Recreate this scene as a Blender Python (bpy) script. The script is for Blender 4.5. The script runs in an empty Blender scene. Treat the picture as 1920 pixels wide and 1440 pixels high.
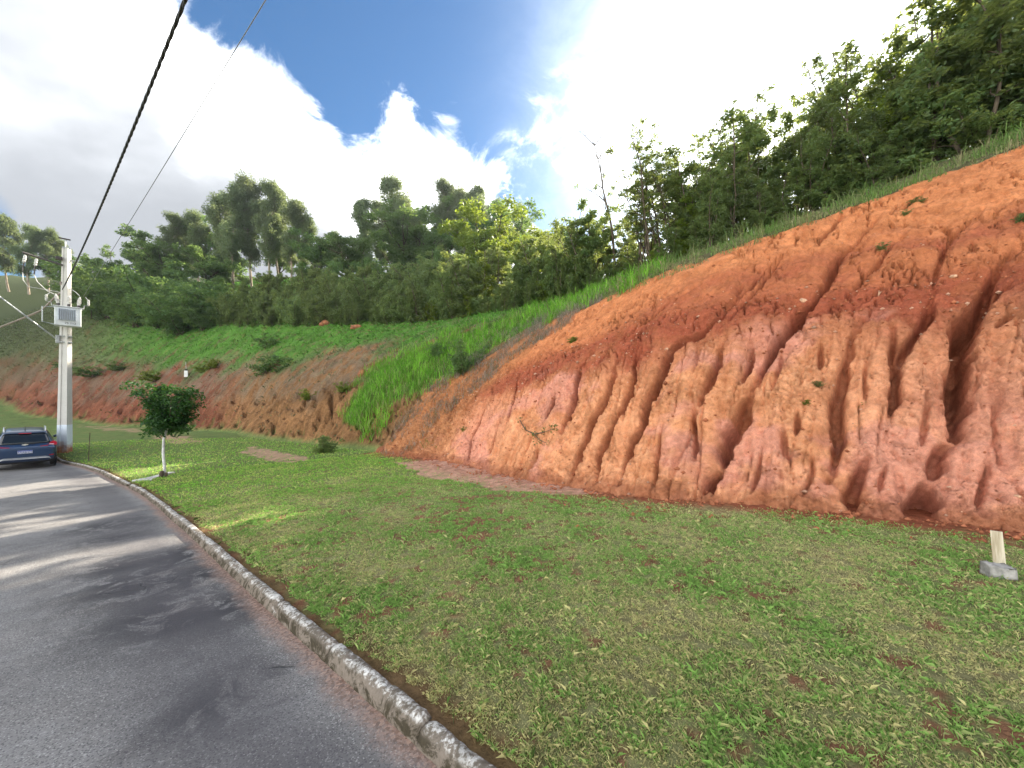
import bpy, math, random
import numpy as np
from mathutils import Vector, Matrix

scene = bpy.context.scene
COL = scene.collection
R = math.radians
SEED = 7

# ------------------------------------------------------------------ camera
F, HZ, CAMZ = 723.0, 745.0, 1.6          # focal length and horizon of a 1920 px wide frame, eye height
cam_d = bpy.data.cameras.new('camera')
cam_d.sensor_width = 36.0
cam_d.lens = 36.0 * F / 1920.0
cam_d.shift_y = (HZ - 720.0) / 1920.0
cam_d.clip_start = 0.05
cam_d.clip_end = 2000.0
cam = bpy.data.objects.new('camera', cam_d)
COL.objects.link(cam)
cam.location = (0, 0, CAMZ)
cam.rotation_euler = (R(90), 0, 0)
scene.camera = cam

# ------------------------------------------------------------------ sun, sky, exposure
SUN_EL, SUN_AZ = R(29.5), R(34.4)        # azimuth to the right of +Y
sund = bpy.data.lights.new('sun', 'SUN')
sund.energy = 4.6
sund.angle = R(0.53)
sund.color = (1.0, 0.90, 0.74)
sun = bpy.data.objects.new('sun', sund)
COL.objects.link(sun)
SDIR = Vector((math.sin(SUN_AZ) * math.cos(SUN_EL), math.cos(SUN_AZ) * math.cos(SUN_EL), math.sin(SUN_EL)))
sun.rotation_euler = SDIR.to_track_quat('Z', 'Y').to_euler()

scene.view_settings.view_transform = 'Standard'
scene.view_settings.look = 'None'
scene.view_settings.exposure = 2.0
scene.view_settings.gamma = 1.0
scene.view_settings.use_curve_mapping = False
scene.render.film_transparent = False


class NT:
    """small helper to write node trees"""
    def __init__(self, tree):
        self.t = tree
        tree.nodes.clear()

    def n(self, kind, ins=None, **attrs):
        nd = self.t.nodes.new(kind)
        for k, v in attrs.items():
            setattr(nd, k, v)
        if ins:
            for k, v in ins.items():
                sock = nd.inputs[k]
                if isinstance(v, bpy.types.NodeSocket):
                    self.t.links.new(v, sock)
                else:
                    sock.default_value = v
        return nd

    def math(self, op, a, b=None, c=None, clamp=False):
        nd = self.t.nodes.new('ShaderNodeMath')
        nd.operation = op
        nd.use_clamp = clamp
        for i, v in enumerate((a, b, c)):
            if v is None:
                continue
            if isinstance(v, bpy.types.NodeSocket):
                self.t.links.new(v, nd.inputs[i])
            else:
                nd.inputs[i].default_value = v
        return nd.outputs[0]

    def ramp(self, fac, stops, interp='LINEAR'):
        nd = self.t.nodes.new('ShaderNodeValToRGB')
        cr = nd.color_ramp
        cr.interpolation = interp
        while len(cr.elements) < len(stops):
            cr.elements.new(0.5)
        for e, (p, c) in zip(cr.elements, stops):
            e.position = p
            e.color = (c, c, c, 1) if not hasattr(c, '__len__') else (*c[:3], 1)
        self.t.links.new(fac, nd.inputs['Fac'])
        return nd.outputs['Color']

    def mix(self, fac, a, b, mode='MIX'):
        nd = self.t.nodes.new('ShaderNodeMix')
        nd.data_type = 'RGBA'
        nd.blend_type = mode
        for name, v in ((0, fac), (6, a), (7, b)):
            if isinstance(v, bpy.types.NodeSocket):
                self.t.links.new(v, nd.inputs[name])
            elif name == 0:
                nd.inputs[0].default_value = v
            else:
                nd.inputs[name].default_value = (*v[:3], 1)
        return nd.outputs[2]

    def noise(self, vec, scale, detail=4.0, rough=0.55, dist=0.0, out='Fac'):
        nd = self.n('ShaderNodeTexNoise', {'Scale': scale, 'Detail': detail, 'Roughness': rough, 'Distortion': dist})
        if vec is not None:
            self.t.links.new(vec, nd.inputs['Vector'])
        return nd.outputs[out]

    def map(self, v, a, b, c=0.0, d=1.0, smooth=True):
        nd = self.t.nodes.new('ShaderNodeMapRange')
        nd.interpolation_type = 'SMOOTHSTEP' if smooth else 'LINEAR'
        self.t.links.new(v, nd.inputs[0])
        for i, x in enumerate((a, b, c, d)):
            if isinstance(x, bpy.types.NodeSocket):
                self.t.links.new(x, nd.inputs[i + 1])
            else:
                nd.inputs[i + 1].default_value = x
        return nd.outputs[0]


def make_world():
    w = bpy.data.worlds.new('World')
    scene.world = w
    w.use_nodes = True
    t = NT(w.node_tree)
    sky = t.n('ShaderNodeTexSky', sky_type='NISHITA', sun_disc=False)
    sky.sun_elevation = SUN_EL
    sky.sun_rotation = SUN_AZ
    sky.altitude = 700
    sky.air_density = 1.0
    sky.dust_density = 0.5
    sky.ozone_density = 3.0
    dirv = t.n('ShaderNodeTexCoord').outputs['Generated']
    sep = t.n('ShaderNodeSeparateXYZ', {0: dirv})
    X, Y, Z = sep.outputs
    az = t.math('MULTIPLY', t.math('ARCTAN2', X, Y), 180 / math.pi)        # degrees right of the road view
    el = t.math('MULTIPLY', t.math('ARCSINE', Z), 180 / math.pi)
    # cloud deck: noise in the plane of the clouds
    zz = t.math('ADD', t.math('MAXIMUM', Z, 0.0), 0.22)
    P = t.n('ShaderNodeCombineXYZ', {0: t.math('DIVIDE', X, zz), 1: t.math('DIVIDE', Y, zz), 2: 12.4}).outputs[0]
    n_big = t.noise(P, 1.1, 9.0, 0.56, 0.25)
    n_fine = t.noise(P, 4.2, 8.0, 0.62, 0.6)
    # the upper edge of the big cloud bank, by azimuth (degrees mapped to 0..1 over -180..180)
    azn = t.map(az, -180, 180, 0, 1, smooth=False)
    def a(d): return (d + 180) / 360
    top = t.ramp(azn, [(0.0, .52), (a(-120), .55), (a(-75), .66), (a(-48), .56), (a(-41), .39), (a(-31), .365),
                       (a(-22), .325), (a(-16), .37), (a(-8), .355), (a(0), .285), (a(4), .235), (a(14), .19), (a(28), .20),
                       (a(60), .30), (a(110), .46), (1.0, .52)])
    topd = t.math('MULTIPLY', top, 100.0)
    below = t.math('SUBTRACT', topd, el)                                   # degrees under the edge
    fringe = t.math('ADD', t.math('MULTIPLY', t.math('SUBTRACT', n_fine, 0.5), 20.0),
                    t.math('MULTIPLY', t.math('SUBTRACT', n_big, 0.5), 11.0))
    m_top = t.map(t.math('ADD', below, fringe), -1.0, 4.5)
    # clear gap low on the left
    gap = t.math('MULTIPLY', t.map(az, -46.0, -54.0), t.map(az, -110.0, -70.0))
    low = t.math('SUBTRACT', el, t.math('MULTIPLY', gap, 16.5))
    m_low = t.map(t.math('ADD', low, t.math('MULTIPLY', t.math('SUBTRACT', n_fine, 0.5), 10.0)), -3.0, 2.0)
    puffs = t.math('MULTIPLY', t.map(n_big, 0.54, 0.68), t.map(n_fine, 0.46, 0.64))
    dens = t.math('MAXIMUM', t.math('MULTIPLY', m_top, m_low), t.math('MULTIPLY', puffs, 0.9), clamp=True)
    # cloud brightness: white rims, grey bellies
    Pg = t.n('ShaderNodeCombineXYZ', {0: t.math('DIVIDE', X, zz), 1: t.math('DIVIDE', Y, zz), 2: 30.7}).outputs[0]
    n_grey = t.noise(Pg, 0.6, 5.0, 0.5, 0.35)
    thick = t.map(t.math('ADD', below, t.math('MULTIPLY', fringe, 0.8)), 2.0, 15.0)
    belly = t.math('MULTIPLY', t.map(t.math('ADD', n_grey, t.math('MULTIPLY', t.math('SUBTRACT', n_big, 0.5), 0.35)), 0.22, 0.60), thick)
    dot = t.n('ShaderNodeVectorMath', {0: dirv, 1: tuple(SDIR)}, operation='DOT_PRODUCT').outputs['Value']
    belly = t.math('MULTIPLY', belly, t.map(dot, -0.55, -0.05))          # clouds away from the sun are lit from the front
    cv = t.math('POWER', 0.125, belly)
    ccol = t.n('ShaderNodeCombineColor', {0: t.math('MULTIPLY', cv, 1.20), 1: t.math('MULTIPLY', t.math('POWER', 0.132, belly), 1.20), 2: t.math('MULTIPLY', t.math('POWER', 0.145, belly), 1.18)}).outputs[0]
    # thin veil brightening towards the sun
    skyc = t.n('ShaderNodeVectorMath', {0: sky.outputs[0], 'Scale': 0.046}, operation='SCALE').outputs[0]
    veil = t.math('MULTIPLY', t.math('POWER', t.map(dot, 0.70, 1.0, smooth=False), 5.4), t.map(n_fine, 0.3, 0.7, 0.45, 0.9))
    skyc = t.n('ShaderNodeHueSaturation', {'Hue': 0.497, 'Saturation': 1.2, 'Value': 1.0, 'Color': skyc}).outputs[0]
    skyc = t.mix(veil, skyc, (1.35, 1.42, 1.42))
    fin = t.mix(dens, skyc, ccol)
    bg = t.n('ShaderNodeBackground', {'Color': fin, 'Strength': 1.0})
    t.n('ShaderNodeOutputWorld', {'Surface': bg.outputs[0]})


make_world()

# ------------------------------------------------------------------ general helpers
def tag(o, label=None, cat=None, group=None, kind=None):
    if label: o['label'] = label
    if cat: o['category'] = cat
    if group: o['group'] = group
    if kind: o['kind'] = kind
    return o


def link(name, data, parent=None, mat=None):
    o = bpy.data.objects.new(name, data)
    COL.objects.link(o)
    if parent is not None:
        o.parent = parent
    if mat is not None and data is not None and hasattr(data, 'materials'):
        data.materials.clear()
        data.materials.append(mat)
    return o


def empty(name, loc=(0, 0, 0), rz=0.0, scale=1.0):
    o = bpy.data.objects.new(name, None)
    o.empty_display_size = 0.2
    COL.objects.link(o)
    o.location = loc
    o.rotation_euler = (0, 0, rz)
    o.scale = (scale, scale, scale) if not hasattr(scale, '__len__') else scale
    return o


def np_mesh(name, verts, faces, smooth=True, attrs=None):
    """verts (n,3); faces (m,k) with k = 3 or 4; attrs: name -> (n,3) colours or (n,) floats per vertex"""
    me = bpy.data.meshes.new(name)
    verts = np.ascontiguousarray(verts, dtype=np.float32)
    faces = np.ascontiguousarray(faces, dtype=np.int32)
    n, (m, k) = len(verts), faces.shape
    me.vertices.add(n)
    me.vertices.foreach_set('co', verts.ravel())
    me.loops.add(m * k)
    me.loops.foreach_set('vertex_index', faces.ravel())
    me.polygons.add(m)
    me.polygons.foreach_set('loop_start', np.arange(m, dtype=np.int32) * k)
    me.polygons.foreach_set('loop_total', np.full(m, k, dtype=np.int32))
    me.polygons.foreach_set('use_smooth', np.full(m, bool(smooth)))
    for nm, a in (attrs or {}).items():
        a = np.asarray(a, dtype=np.float32)
        if a.ndim == 2:
            at = me.attributes.new(nm, 'FLOAT_COLOR', 'POINT')
            c = np.ones((n, 4), np.float32)
            c[:, :3] = a
            at.data.foreach_set('color', c.ravel())
        else:
            at = me.attributes.new(nm, 'FLOAT', 'POINT')
            at.data.foreach_set('value', a)
    me.update(calc_edges=True)
    me.validate()
    return me


def grid_faces(nu, nv):
    i = np.arange(nu * nv).reshape(nu, nv)
    return np.stack([i[:-1, :-1], i[1:, :-1], i[1:, 1:], i[:-1, 1:]], -1).reshape(-1, 4)


# ---- numpy noise
_rng = np.random.default_rng(SEED)
_PERM = _rng.permutation(512).astype(np.int64)
_PERM = np.concatenate([_PERM, _PERM, _PERM])
_GR = _rng.normal(size=(512, 2))
_GR /= np.linalg.norm(_GR, axis=1)[:, None]
_RV = _rng.random((512, 3))


def _hash(i, j, k=0):
    return _PERM[_PERM[(i + 31 * k) & 511] + (j & 511)] & 511


def perlin(x, y, k=0):
    xi, yi = np.floor(x).astype(np.int64), np.floor(y).astype(np.int64)
    xf, yf = x - xi, y - yi
    u, v = xf * xf * xf * (xf * (xf * 6 - 15) + 10), yf * yf * yf * (yf * (yf * 6 - 15) + 10)

    def g(di, dj):
        q = _GR[_hash(xi + di, yi + dj, k)]
        return q[..., 0] * (xf - di) + q[..., 1] * (yf - dj)
    a = g(0, 0) * (1 - u) + g(1, 0) * u
    b = g(0, 1) * (1 - u) + g(1, 1) * u
    return (a * (1 - v) + b * v) * 1.5


def fbm(x, y, oct=4, rough=0.5, k=0):
    s, a, t = 0.0, 1.0, 0.0
    for o in range(oct):
        s = s + a * perlin(x * 2 ** o + 17.3 * o, y * 2 ** o - 9.1 * o, k + o)
        t += a
        a *= rough
    return s / t


def worley(x, y, k=0):
    """F1 and F2 distances"""
    xi, yi = np.floor(x).astype(np.int64), np.floor(y).astype(np.int64)
    f1 = np.full(x.shape, 9.0)
    f2 = np.full(x.shape, 9.0)
    for di in (-1, 0, 1):
        for dj in (-1, 0, 1):
            q = _RV[_hash(xi + di, yi + dj, k)]
            d = np.hypot(xi + di + q[..., 0] - x, yi + dj + q[..., 1] - y)
            f2 = np.minimum(f2, np.maximum(f1, d))
            f1 = np.minimum(f1, d)
    return f1, f2


def sstep(a, b, x):
    t = np.clip((x - a) / (b - a), 0, 1)
    return t * t * (3 - 2 * t)


def lerp(a, b, t):
    return a + (b - a) * t


class TPS:
    def __init__(self, xy, z, lam=0.0):
        self.p = np.asarray(xy, float)
        z = np.asarray(z, float)
        n = len(z)
        A = np.zeros((n + 3, n + 3))
        A[:n, :n] = self.k(self.p[:, None] - self.p[None]) + lam * np.eye(n)
        A[:n, n] = 1
        A[:n, n + 1:] = self.p
        A[n, :n] = 1
        A[n + 1:, :n] = self.p.T
        self.w = np.linalg.solve(A, np.concatenate([z, np.zeros(3)]))

    @staticmethod
    def k(d):
        r2 = (d ** 2).sum(-1)
        return np.where(r2 > 0, 0.5 * r2 * np.log(np.maximum(r2, 1e-12)), 0.0)

    def __call__(self, x, y):
        x, y = np.broadcast_arrays(np.asarray(x, float), np.asarray(y, float))
        sh = x.shape
        x, y = x.ravel(), y.ravel()
        out = np.empty(len(x))
        for i in range(0, len(x), 40000):
            q = np.stack([x[i:i + 40000], y[i:i + 40000]], -1)
            r2 = (q ** 2).sum(1)[:, None] + (self.p ** 2).sum(1)[None] - 2.0 * (q @ self.p.T)
            np.maximum(r2, 1e-9, out=r2)
            lg = np.log(r2)
            lg *= r2
            out[i:i + 40000] = 0.5 * (lg @ self.w[:-3]) + self.w[-3] + q @ self.w[-2:]
        return out.reshape(sh)


def P3(px, py, d):
    """a point of the place seen at (px, py) of the survey frame and d metres deep"""
    return ((px - 960) / F * d, d, CAMZ + (HZ - py) / F * d)


def project(x, y, z):
    y = np.where(np.abs(y) < 1e-3, 1e-3, y)
    return 960 + F * x / y, HZ - F * (z - CAMZ) / y


def in_poly(px, py, poly):
    inside = np.zeros(px.shape, bool)
    n = len(poly)
    for i in range(n):
        x1, y1 = poly[i]
        x2, y2 = poly[(i + 1) % n]
        if y1 == y2:
            continue
        c = ((y1 > py) != (y2 > py)) & (px < (x2 - x1) * (py - y1) / (y2 - y1) + x1)
        inside ^= c
    return inside


class MB:
    """collects shapes and links them as one mesh object"""
    def __init__(self):
        self.v, self.f = [], []

    def add(self, verts, faces):
        o = len(self.v)
        self.v += [tuple(map(float, p)) for p in verts]
        self.f += [tuple(i + o for i in q) for q in faces]
        return self

    def box(self, c, s, rot=None, taper=1.0):
        vs = []
        for z in (-.5, .5):
            k = taper if z > 0 else 1.0
            for x, y in ((-.5, -.5), (.5, -.5), (.5, .5), (-.5, .5)):
                p = Vector((x * s[0] * k, y * s[1] * k, z * s[2]))
                if rot is not None:
                    p = rot @ p
                vs.append((p.x + c[0], p.y + c[1], p.z + c[2]))
        return self.add(vs, [(3, 2, 1, 0), (4, 5, 6, 7), (0, 1, 5, 4), (1, 2, 6, 5), (2, 3, 7, 6), (3, 0, 4, 7)])

    def tube(self, pts, rad, n=8, caps=True):
        pts = [Vector(p) for p in pts]
        if not hasattr(rad, '__len__'):
            rad = [rad] * len(pts)
        vs, fs = [], []
        prev = None
        for i, p in enumerate(pts):
            d = (pts[min(i + 1, len(pts) - 1)] - pts[max(i - 1, 0)])
            d = d.normalized() if d.length > 1e-9 else Vector((0, 0, 1))
            if prev is None:
                a = Vector((0, 0, 1)) if abs(d.z) < 0.9 else Vector((1, 0, 0))
                u = d.cross(a).normalized()
            else:
                u = (prev - d * prev.dot(d))
                u = u.normalized() if u.length > 1e-6 else d.orthogonal().normalized()
            prev = u
            w = d.cross(u)
            for k in range(n):
                t = 2 * math.pi * k / n
                vs.append(p + (u * math.cos(t) + w * math.sin(t)) * rad[i])
        for i in range(len(pts) - 1):
            for k in range(n):
                fs.append((i * n + k, i * n + (k + 1) % n, (i + 1) * n + (k + 1) % n, (i + 1) * n + k))
        if caps:
            fs.append(tuple(range(n - 1, -1, -1)))
            fs.append(tuple((len(pts) - 1) * n + k for k in range(n)))
        return self.add(vs, fs)

    def lathe(self, prof, base=(0, 0, 0), axis=(0, 0, 1), n=12):
        q = Vector(axis).normalized().to_track_quat('Z', 'Y')
        vs, fs = [], []
        for r, z in prof:
            for k in range(n):
                t = 2 * math.pi * k / n
                p = q @ Vector((r * math.cos(t), r * math.sin(t), z))
                vs.append((p.x + base[0], p.y + base[1], p.z + base[2]))
        for i in range(len(prof) - 1):
            for k in range(n):
                fs.append((i * n + k, i * n + (k + 1) % n, (i + 1) * n + (k + 1) % n, (i + 1) * n + k))
        fs.append(tuple(range(n - 1, -1, -1)))
        fs.append(tuple((len(prof) - 1) * n + k for k in range(n)))
        return self.add(vs, fs)

    def build(self, name, mat, parent=None, smooth=False, bevel=0.0):
        me = bpy.data.meshes.new(name)
        me.from_pydata(self.v, [], self.f)
        me.update()
        if smooth:
            me.polygons.foreach_set('use_smooth', np.ones(len(me.polygons), bool))
            try:
                me.set_sharp_from_angle(angle=R(40))
            except Exception:
                pass
        o = link(name, me, parent, mat)
        if bevel:
            b = o.modifiers.new('bevel', 'BEVEL')
            b.width = bevel
            b.segments = 2
            b.limit_method = 'ANGLE'
        return o


# ------------------------------------------------------------------ materials
MATS = {}


def mat(name):
    m = bpy.data.materials.new(name)
    m.use_nodes = True
    MATS[name] = m
    return m, NT(m.node_tree)


def finish(t, color, rough=0.8, bump=None, bump_strength=0.5, bump_dist=0.02, metallic=0.0, spec=0.3, coat=0.0, extra=None):
    ins = {'Base Color': color if isinstance(color, bpy.types.NodeSocket) else (*color[:3], 1), 'Roughness': rough,
           'Metallic': metallic, 'Specular IOR Level': spec, 'Coat Weight': coat}
    if extra:
        ins.update(extra)
    b = t.n('ShaderNodeBsdfPrincipled', ins)
    if bump is not None:
        bp = t.n('ShaderNodeBump', {'Height': bump, 'Strength': bump_strength, 'Distance': bump_dist})
        t.t.links.new(bp.outputs[0], b.inputs['Normal'])
    t.n('ShaderNodeOutputMaterial', {'Surface': b.outputs[0]})
    return b


def simple(name, color, rough=0.6, metallic=0.0, spec=0.4, var=0.12, scale=14.0, bump=0.0, coat=0.0):
    """a plain surface with uneven tone and wear"""
    m, t = mat(name)
    co = t.n('ShaderNodeTexCoord').outputs['Object']
    n1 = t.noise(co, scale, 5, 0.6)
    c2 = tuple(max(0.0, c * (1 - var * 2.2)) for c in color)
    c1 = tuple(min(1.0, c * (1 + var)) for c in color)
    col = t.mix(t.map(n1, 0.3, 0.7), c2, c1)
    rg = t.map(n1, 0.2, 0.8, min(1, rough * 1.15), rough * 0.85)
    finish(t, col, rg, bump=(t.noise(co, scale * 4, 4) if bump else None), bump_strength=bump, bump_dist=0.01,
           metallic=metallic, spec=spec, coat=coat)
    return m


def leaf_mat(name, dark, light, trans, tw=0.45, rough=0.5):
    m, t = mat(name)
    at = t.n('ShaderNodeAttribute', attribute_name='tint').outputs['Fac']
    rnd = t.n('ShaderNodeObjectInfo').outputs['Random']
    f = t.math('ADD', t.math('MULTIPLY', at, 0.8), t.math('MULTIPLY', rnd, 0.2), clamp=True)
    c = t.mix(f, dark, light)
    hsv = t.n('ShaderNodeHueSaturation', {'Hue': t.map(rnd, 0, 1, 0.485, 0.515, smooth=False), 'Saturation': 1.0,
                                          'Value': t.map(rnd, 0, 1, 0.85, 1.15, smooth=False), 'Color': c}).outputs[0]
    b = t.n('ShaderNodeBsdfPrincipled', {'Base Color': hsv, 'Roughness': rough, 'Specular IOR Level': 0.35})
    tc = t.mix(0.6, hsv, trans)
    tr = t.n('ShaderNodeBsdfTranslucent', {'Color': tc})
    ms = t.n('ShaderNodeMixShader', {0: tw, 1: b.outputs[0], 2: tr.outputs[0]})
    t.n('ShaderNodeOutputMaterial', {'Surface': ms.outputs[0]})
    return m

# ------------------------------------------------------------------ lie of the land
def gpts(lst):
    a = np.array([P3(*p) for p in lst])
    return a


# road / lawn level
_g = [(900, 1440, 1.73), (500, 1100, 3.71), (248, 913, 10.5), (180, 885, 13.2), (110, 866, 16.5), (50, 882, 14.8),
      (1900, 990, 4.7), (1300, 937, 6.2), (1020, 905, 8.5), (860, 868, 12.2), (720, 850, 15.8), (600, 835, 22),
      (430, 812, 30), (300, 802, 36), (150, 792, 42), (0, 757, 50), (122, 850, 17.3)]
_gw = [(0, 0, 0.0), (-6, 0, -.27), (-14, 4, -.78), (-25, 10, -1.2), (-32, 20, -1.35), (-48, 24, -1.1), (6, -4, .38), (-12, -12, -.1),
       (9, 1, .32), (14, -8, .8), (-40, 0, -1.5), (-60, 10, -1.0), (-80, 45, 1.0), (10, -25, 1.0)]
_ga = np.concatenate([gpts(_g), np.array(_gw, float)])
_G = TPS(_ga[:, :2], _ga[:, 2], 0.4)
KERB_H = 0.085


def G(x, y):
    return _G(np.clip(x, -75, 25), np.clip(y, -35, 52))


def ray_ground(px, py, off=0.0):
    """where the sight line through (px, py) meets road level + off"""
    dx, dz = (px - 960) / F, (HZ - py) / F
    t = np.linspace(0.8, 60, 6000)
    d = CAMZ + dz * t - (G(dx * t, t) + off)
    i = np.argmax(d < 0)
    tt = t[i] if d[i] < 0 else 60.0
    return np.array([dx * tt, tt])


# kerb line (road side), from the camera towards the car and on
_kp = [(820, 1440), (703, 1325), (600, 1236), (530, 1171), (450, 1096), (384, 1032), (347, 997), (300, 955), (262, 924), (235, 912),
       (208, 898), (180, 885), (153, 875), (125, 869), (110, 866)]
_kg = np.array([ray_ground(*p) for p in _kp])
_d0 = (_kg[0] - _kg[2]) / np.linalg.norm(_kg[0] - _kg[2])
_kg = np.concatenate([np.array([_kg[0] + _d0 * 30 + np.array([3.5, 0]), _kg[0] + _d0 * 12 + np.array([0.5, 0]), _kg[0] + _d0 * 5]), _kg,
                      np.array([[-25, 19.2], [-32, 21.8], [-42, 24], [-60, 26], [-90, 26]])])


def resample(p, step):
    seg = np.linalg.norm(np.diff(p, axis=0), axis=1)
    s = np.concatenate([[0], np.cumsum(seg)])
    n = int(s[-1] / step)
    u = np.linspace(0, s[-1], n + 1)
    return np.stack([np.interp(u, s, p[:, k]) for k in range(p.shape[1])], -1)


def smooth_curve(p, step, it=2):
    q = resample(p, step)
    for _ in range(it * 10):
        q[1:-1] = 0.25 * q[:-2] + 0.5 * q[1:-1] + 0.25 * q[2:]
    return resample(q, step)


KERB = smooth_curve(_kg, 0.25, 2)


def kerb_sd_exact(x, y):
    """signed distance to the kerb line, positive on the lawn"""
    x, y = np.asarray(x, float), np.asarray(y, float)
    sh = x.shape
    q = np.stack([x.ravel(), y.ravel()], -1)
    a = KERB[::4]
    out = np.empty(len(q))
    t = np.diff(a, axis=0)
    L2 = (t ** 2).sum(1)
    for i in range(0, len(q), 8000):
        w = q[i:i + 8000, None] - a[None, :-1]
        u = np.clip((w * t).sum(-1) / L2, 0, 1)
        r = w - u[..., None] * t
        d2 = (r ** 2).sum(-1)
        j = np.argmin(d2, 1)
        k = np.arange(len(j))
        cr = t[j, 0] * w[k, j, 1] - t[j, 1] * w[k, j, 0]
        out[i:i + 8000] = np.sqrt(d2[k, j]) * np.where(cr < 0, 1, -1)
    return out.reshape(sh)


_lx, _ly = np.arange(-36, 14.01, 0.08), np.arange(-4, 34.01, 0.08)
_LUT = kerb_sd_exact(*np.meshgrid(_lx, _ly, indexing='ij'))


def kerb_sd(x, y):
    x, y = np.asarray(x, float), np.asarray(y, float)
    fx, fy = (x + 36) / 0.08, (y + 4) / 0.08
    ok = (fx >= 0) & (fy >= 0) & (fx < len(_lx) - 1.001) & (fy < len(_ly) - 1.001)
    out = np.empty(x.shape)
    if (~ok).any():
        out[~ok] = kerb_sd_exact(x[~ok], y[~ok])
    i, j = fx[ok].astype(int), fy[ok].astype(int)
    u, v = fx[ok] - i, fy[ok] - j
    out[ok] = (_LUT[i, j] * (1 - u) + _LUT[i + 1, j] * u) * (1 - v) + (_LUT[i, j + 1] * (1 - u) + _LUT[i + 1, j + 1] * u) * v
    return out


def lawn(x, y):
    return G(x, y) + KERB_H


# ---- the cut bank: strike direction S, uphill direction U
SX, SY = -0.77, 0.638
UX, UY = 0.638, 0.77


def sd_of(x, y):
    return x * SX + y * SY, x * UX + y * UY


_toe_px = [(1900, 992), (1720, 976), (1600, 962), (1440, 948), (1300, 938), (1180, 928), (1020, 905), (940, 888), (860, 868), (800, 857), (720, 850)]
_toe = np.array([ray_ground(px, py, KERB_H) for px, py in _toe_px])
_ts, _td = sd_of(_toe[:, 0], _toe[:, 1])
_o = np.argsort(_ts)
_ts, _td = _ts[_o], _td[_o]
S_END = _ts[-1]
_ts = np.concatenate([[_ts[0] - 12], _ts, [S_END + 6]])
_td = np.concatenate([[_td[0] + 0.6], _td, [_td[-1]]])


def d0(s):
    return np.interp(s, _ts, _td)


def bank_par(s):
    a1 = R(1) * np.interp(s, [-9, 2, 7, 10, 13, 15], [61, 60, 57, 52, 44, 40])
    a2 = R(1) * np.interp(s, [-9, 2, 8, 11, 14], [41, 40, 39, 43, 52])
    hb = np.interp(s, [-9, 0, 4, 8, 11, 14], [3.0, 2.9, 2.7, 2.3, 1.6, 1.0])
    return a1, a2, hb


def zt(s):
    d = d0(s)
    x, y = s * SX + d * UX, s * SY + d * UY
    return lawn(x, y)


def Cz(x, y):
    s, d = sd_of(x, y)
    q = d - d0(s)
    a1, a2, hb = bank_par(s)
    q1 = hb / np.tan(a1)
    f = np.where(q < q1, q * np.tan(a1), hb + (q - q1) * np.tan(a2))
    return zt(s) + f + 3.0 * np.maximum(0, s - S_END - 0.3)


def bank_base(s, v):
    S, V = np.meshgrid(s, v, indexing='ij')
    a1, a2, hb = bank_par(S)
    L1 = hb / np.sin(a1)
    ang = lerp(a1, a2, sstep(-0.5, 0.5, V - L1))
    dv = np.gradient(v)[None]
    Q = np.cumsum(np.cos(ang) * dv, 1)
    Zq = np.cumsum(np.sin(ang) * dv, 1)
    i0 = int(np.argmin(np.abs(v)))
    Q -= Q[:, i0:i0 + 1]
    Zq -= Zq[:, i0:i0 + 1]
    D = d0(S) + Q
    X, Y = S * SX + D * UX, S * SY + D * UY
    Z = zt(s)[:, None] + Zq
    # normal of the face
    Nx, Ny, Nz = -np.sin(ang) * UX, -np.sin(ang) * UY, np.cos(ang)
    return S, V, X, Y, Z, (Nx, Ny, Nz), L1


_cS, _cV, _cX, _cY, _cZ, _, _ = bank_base(np.linspace(-8, S_END + 1.0, 260), np.linspace(-0.5, 12.5, 200))
_cpx, _cpy = project(_cX, _cY, _cZ)
_cpx = np.where(_cY > 0.5, _cpx, 1e6)


def bank_at(px, py):
    i = np.argmin((_cpx - px) ** 2 + (_cpy - py) ** 2)
    return np.array([_cS.flat[i], _cV.flat[i], _cX.flat[i], _cY.flat[i], _cZ.flat[i]])


# upper and left edge of the bare clay, on the face of the cut
_edge_px = [(722, 842), (742, 785), (800, 742), (870, 700), (960, 642), (1060, 590), (1150, 552), (1240, 513), (1400, 456), (1520, 414),
            (1640, 370), (1800, 312), (1915, 268)]
EDGE = np.array([bank_at(*p)[2:] for p in _edge_px])

# natural hillside: through the edge of the cut, the second cut further off and the foot of the trees
_n = [(600, 838, 21.5), (430, 815, 29.5), (300, 805, 35.5), (150, 795, 41.5), (0, 760, 49.5),
      (660, 835, 18.0), (600, 750, 24.5), (600, 690, 29), (600, 605, 42),
      (500, 760, 29), (500, 690, 34), (500, 604, 46), (430, 748, 33), (430, 700, 37), (430, 603, 50),
      (300, 740, 39.5), (300, 690, 44), (300, 600, 58), (150, 722, 46), (150, 640, 58), (150, 585, 70), (0, 680, 56), (0, 600, 72), (0, 535, 92),
      (690, 760, 19.5), (720, 700, 22.5), (720, 603, 38), (830, 660, 20), (830, 600, 33), (1000, 573, 26), (1000, 592, 20), (1110, 545, 23),
      (1240, 503, 20), (1340, 468, 18), (1480, 415, 16.5), (1640, 357, 14.8), (1800, 293, 13.2), (1915, 243, 12.2)]
_nw = [(-60, 110, 36), (-20, 95, 30), (5, 60, 17), (20, 40, 14.5), (30, 28, 14), (36, 12, 12), (24, 6, 10.5), (60, 60, 20), (-110, 110, 36), (60, 0, 14),
       (-24, 24, -5.5), (-40, 32, -5.5), (-60, 40, -4.5), (-10, 17.5, -3.5), (14, 5.5, 8.4), (18, 2, 8.6), (22, -6, 9)]
_na = np.concatenate([gpts(_n), EDGE, np.array(_nw, float)])
_N = TPS(_na[:, :2], _na[:, 2], 0.02)


def N(x, y):
    return _N(np.clip(x, -110, 60), np.clip(y, -25, 115))


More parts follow.
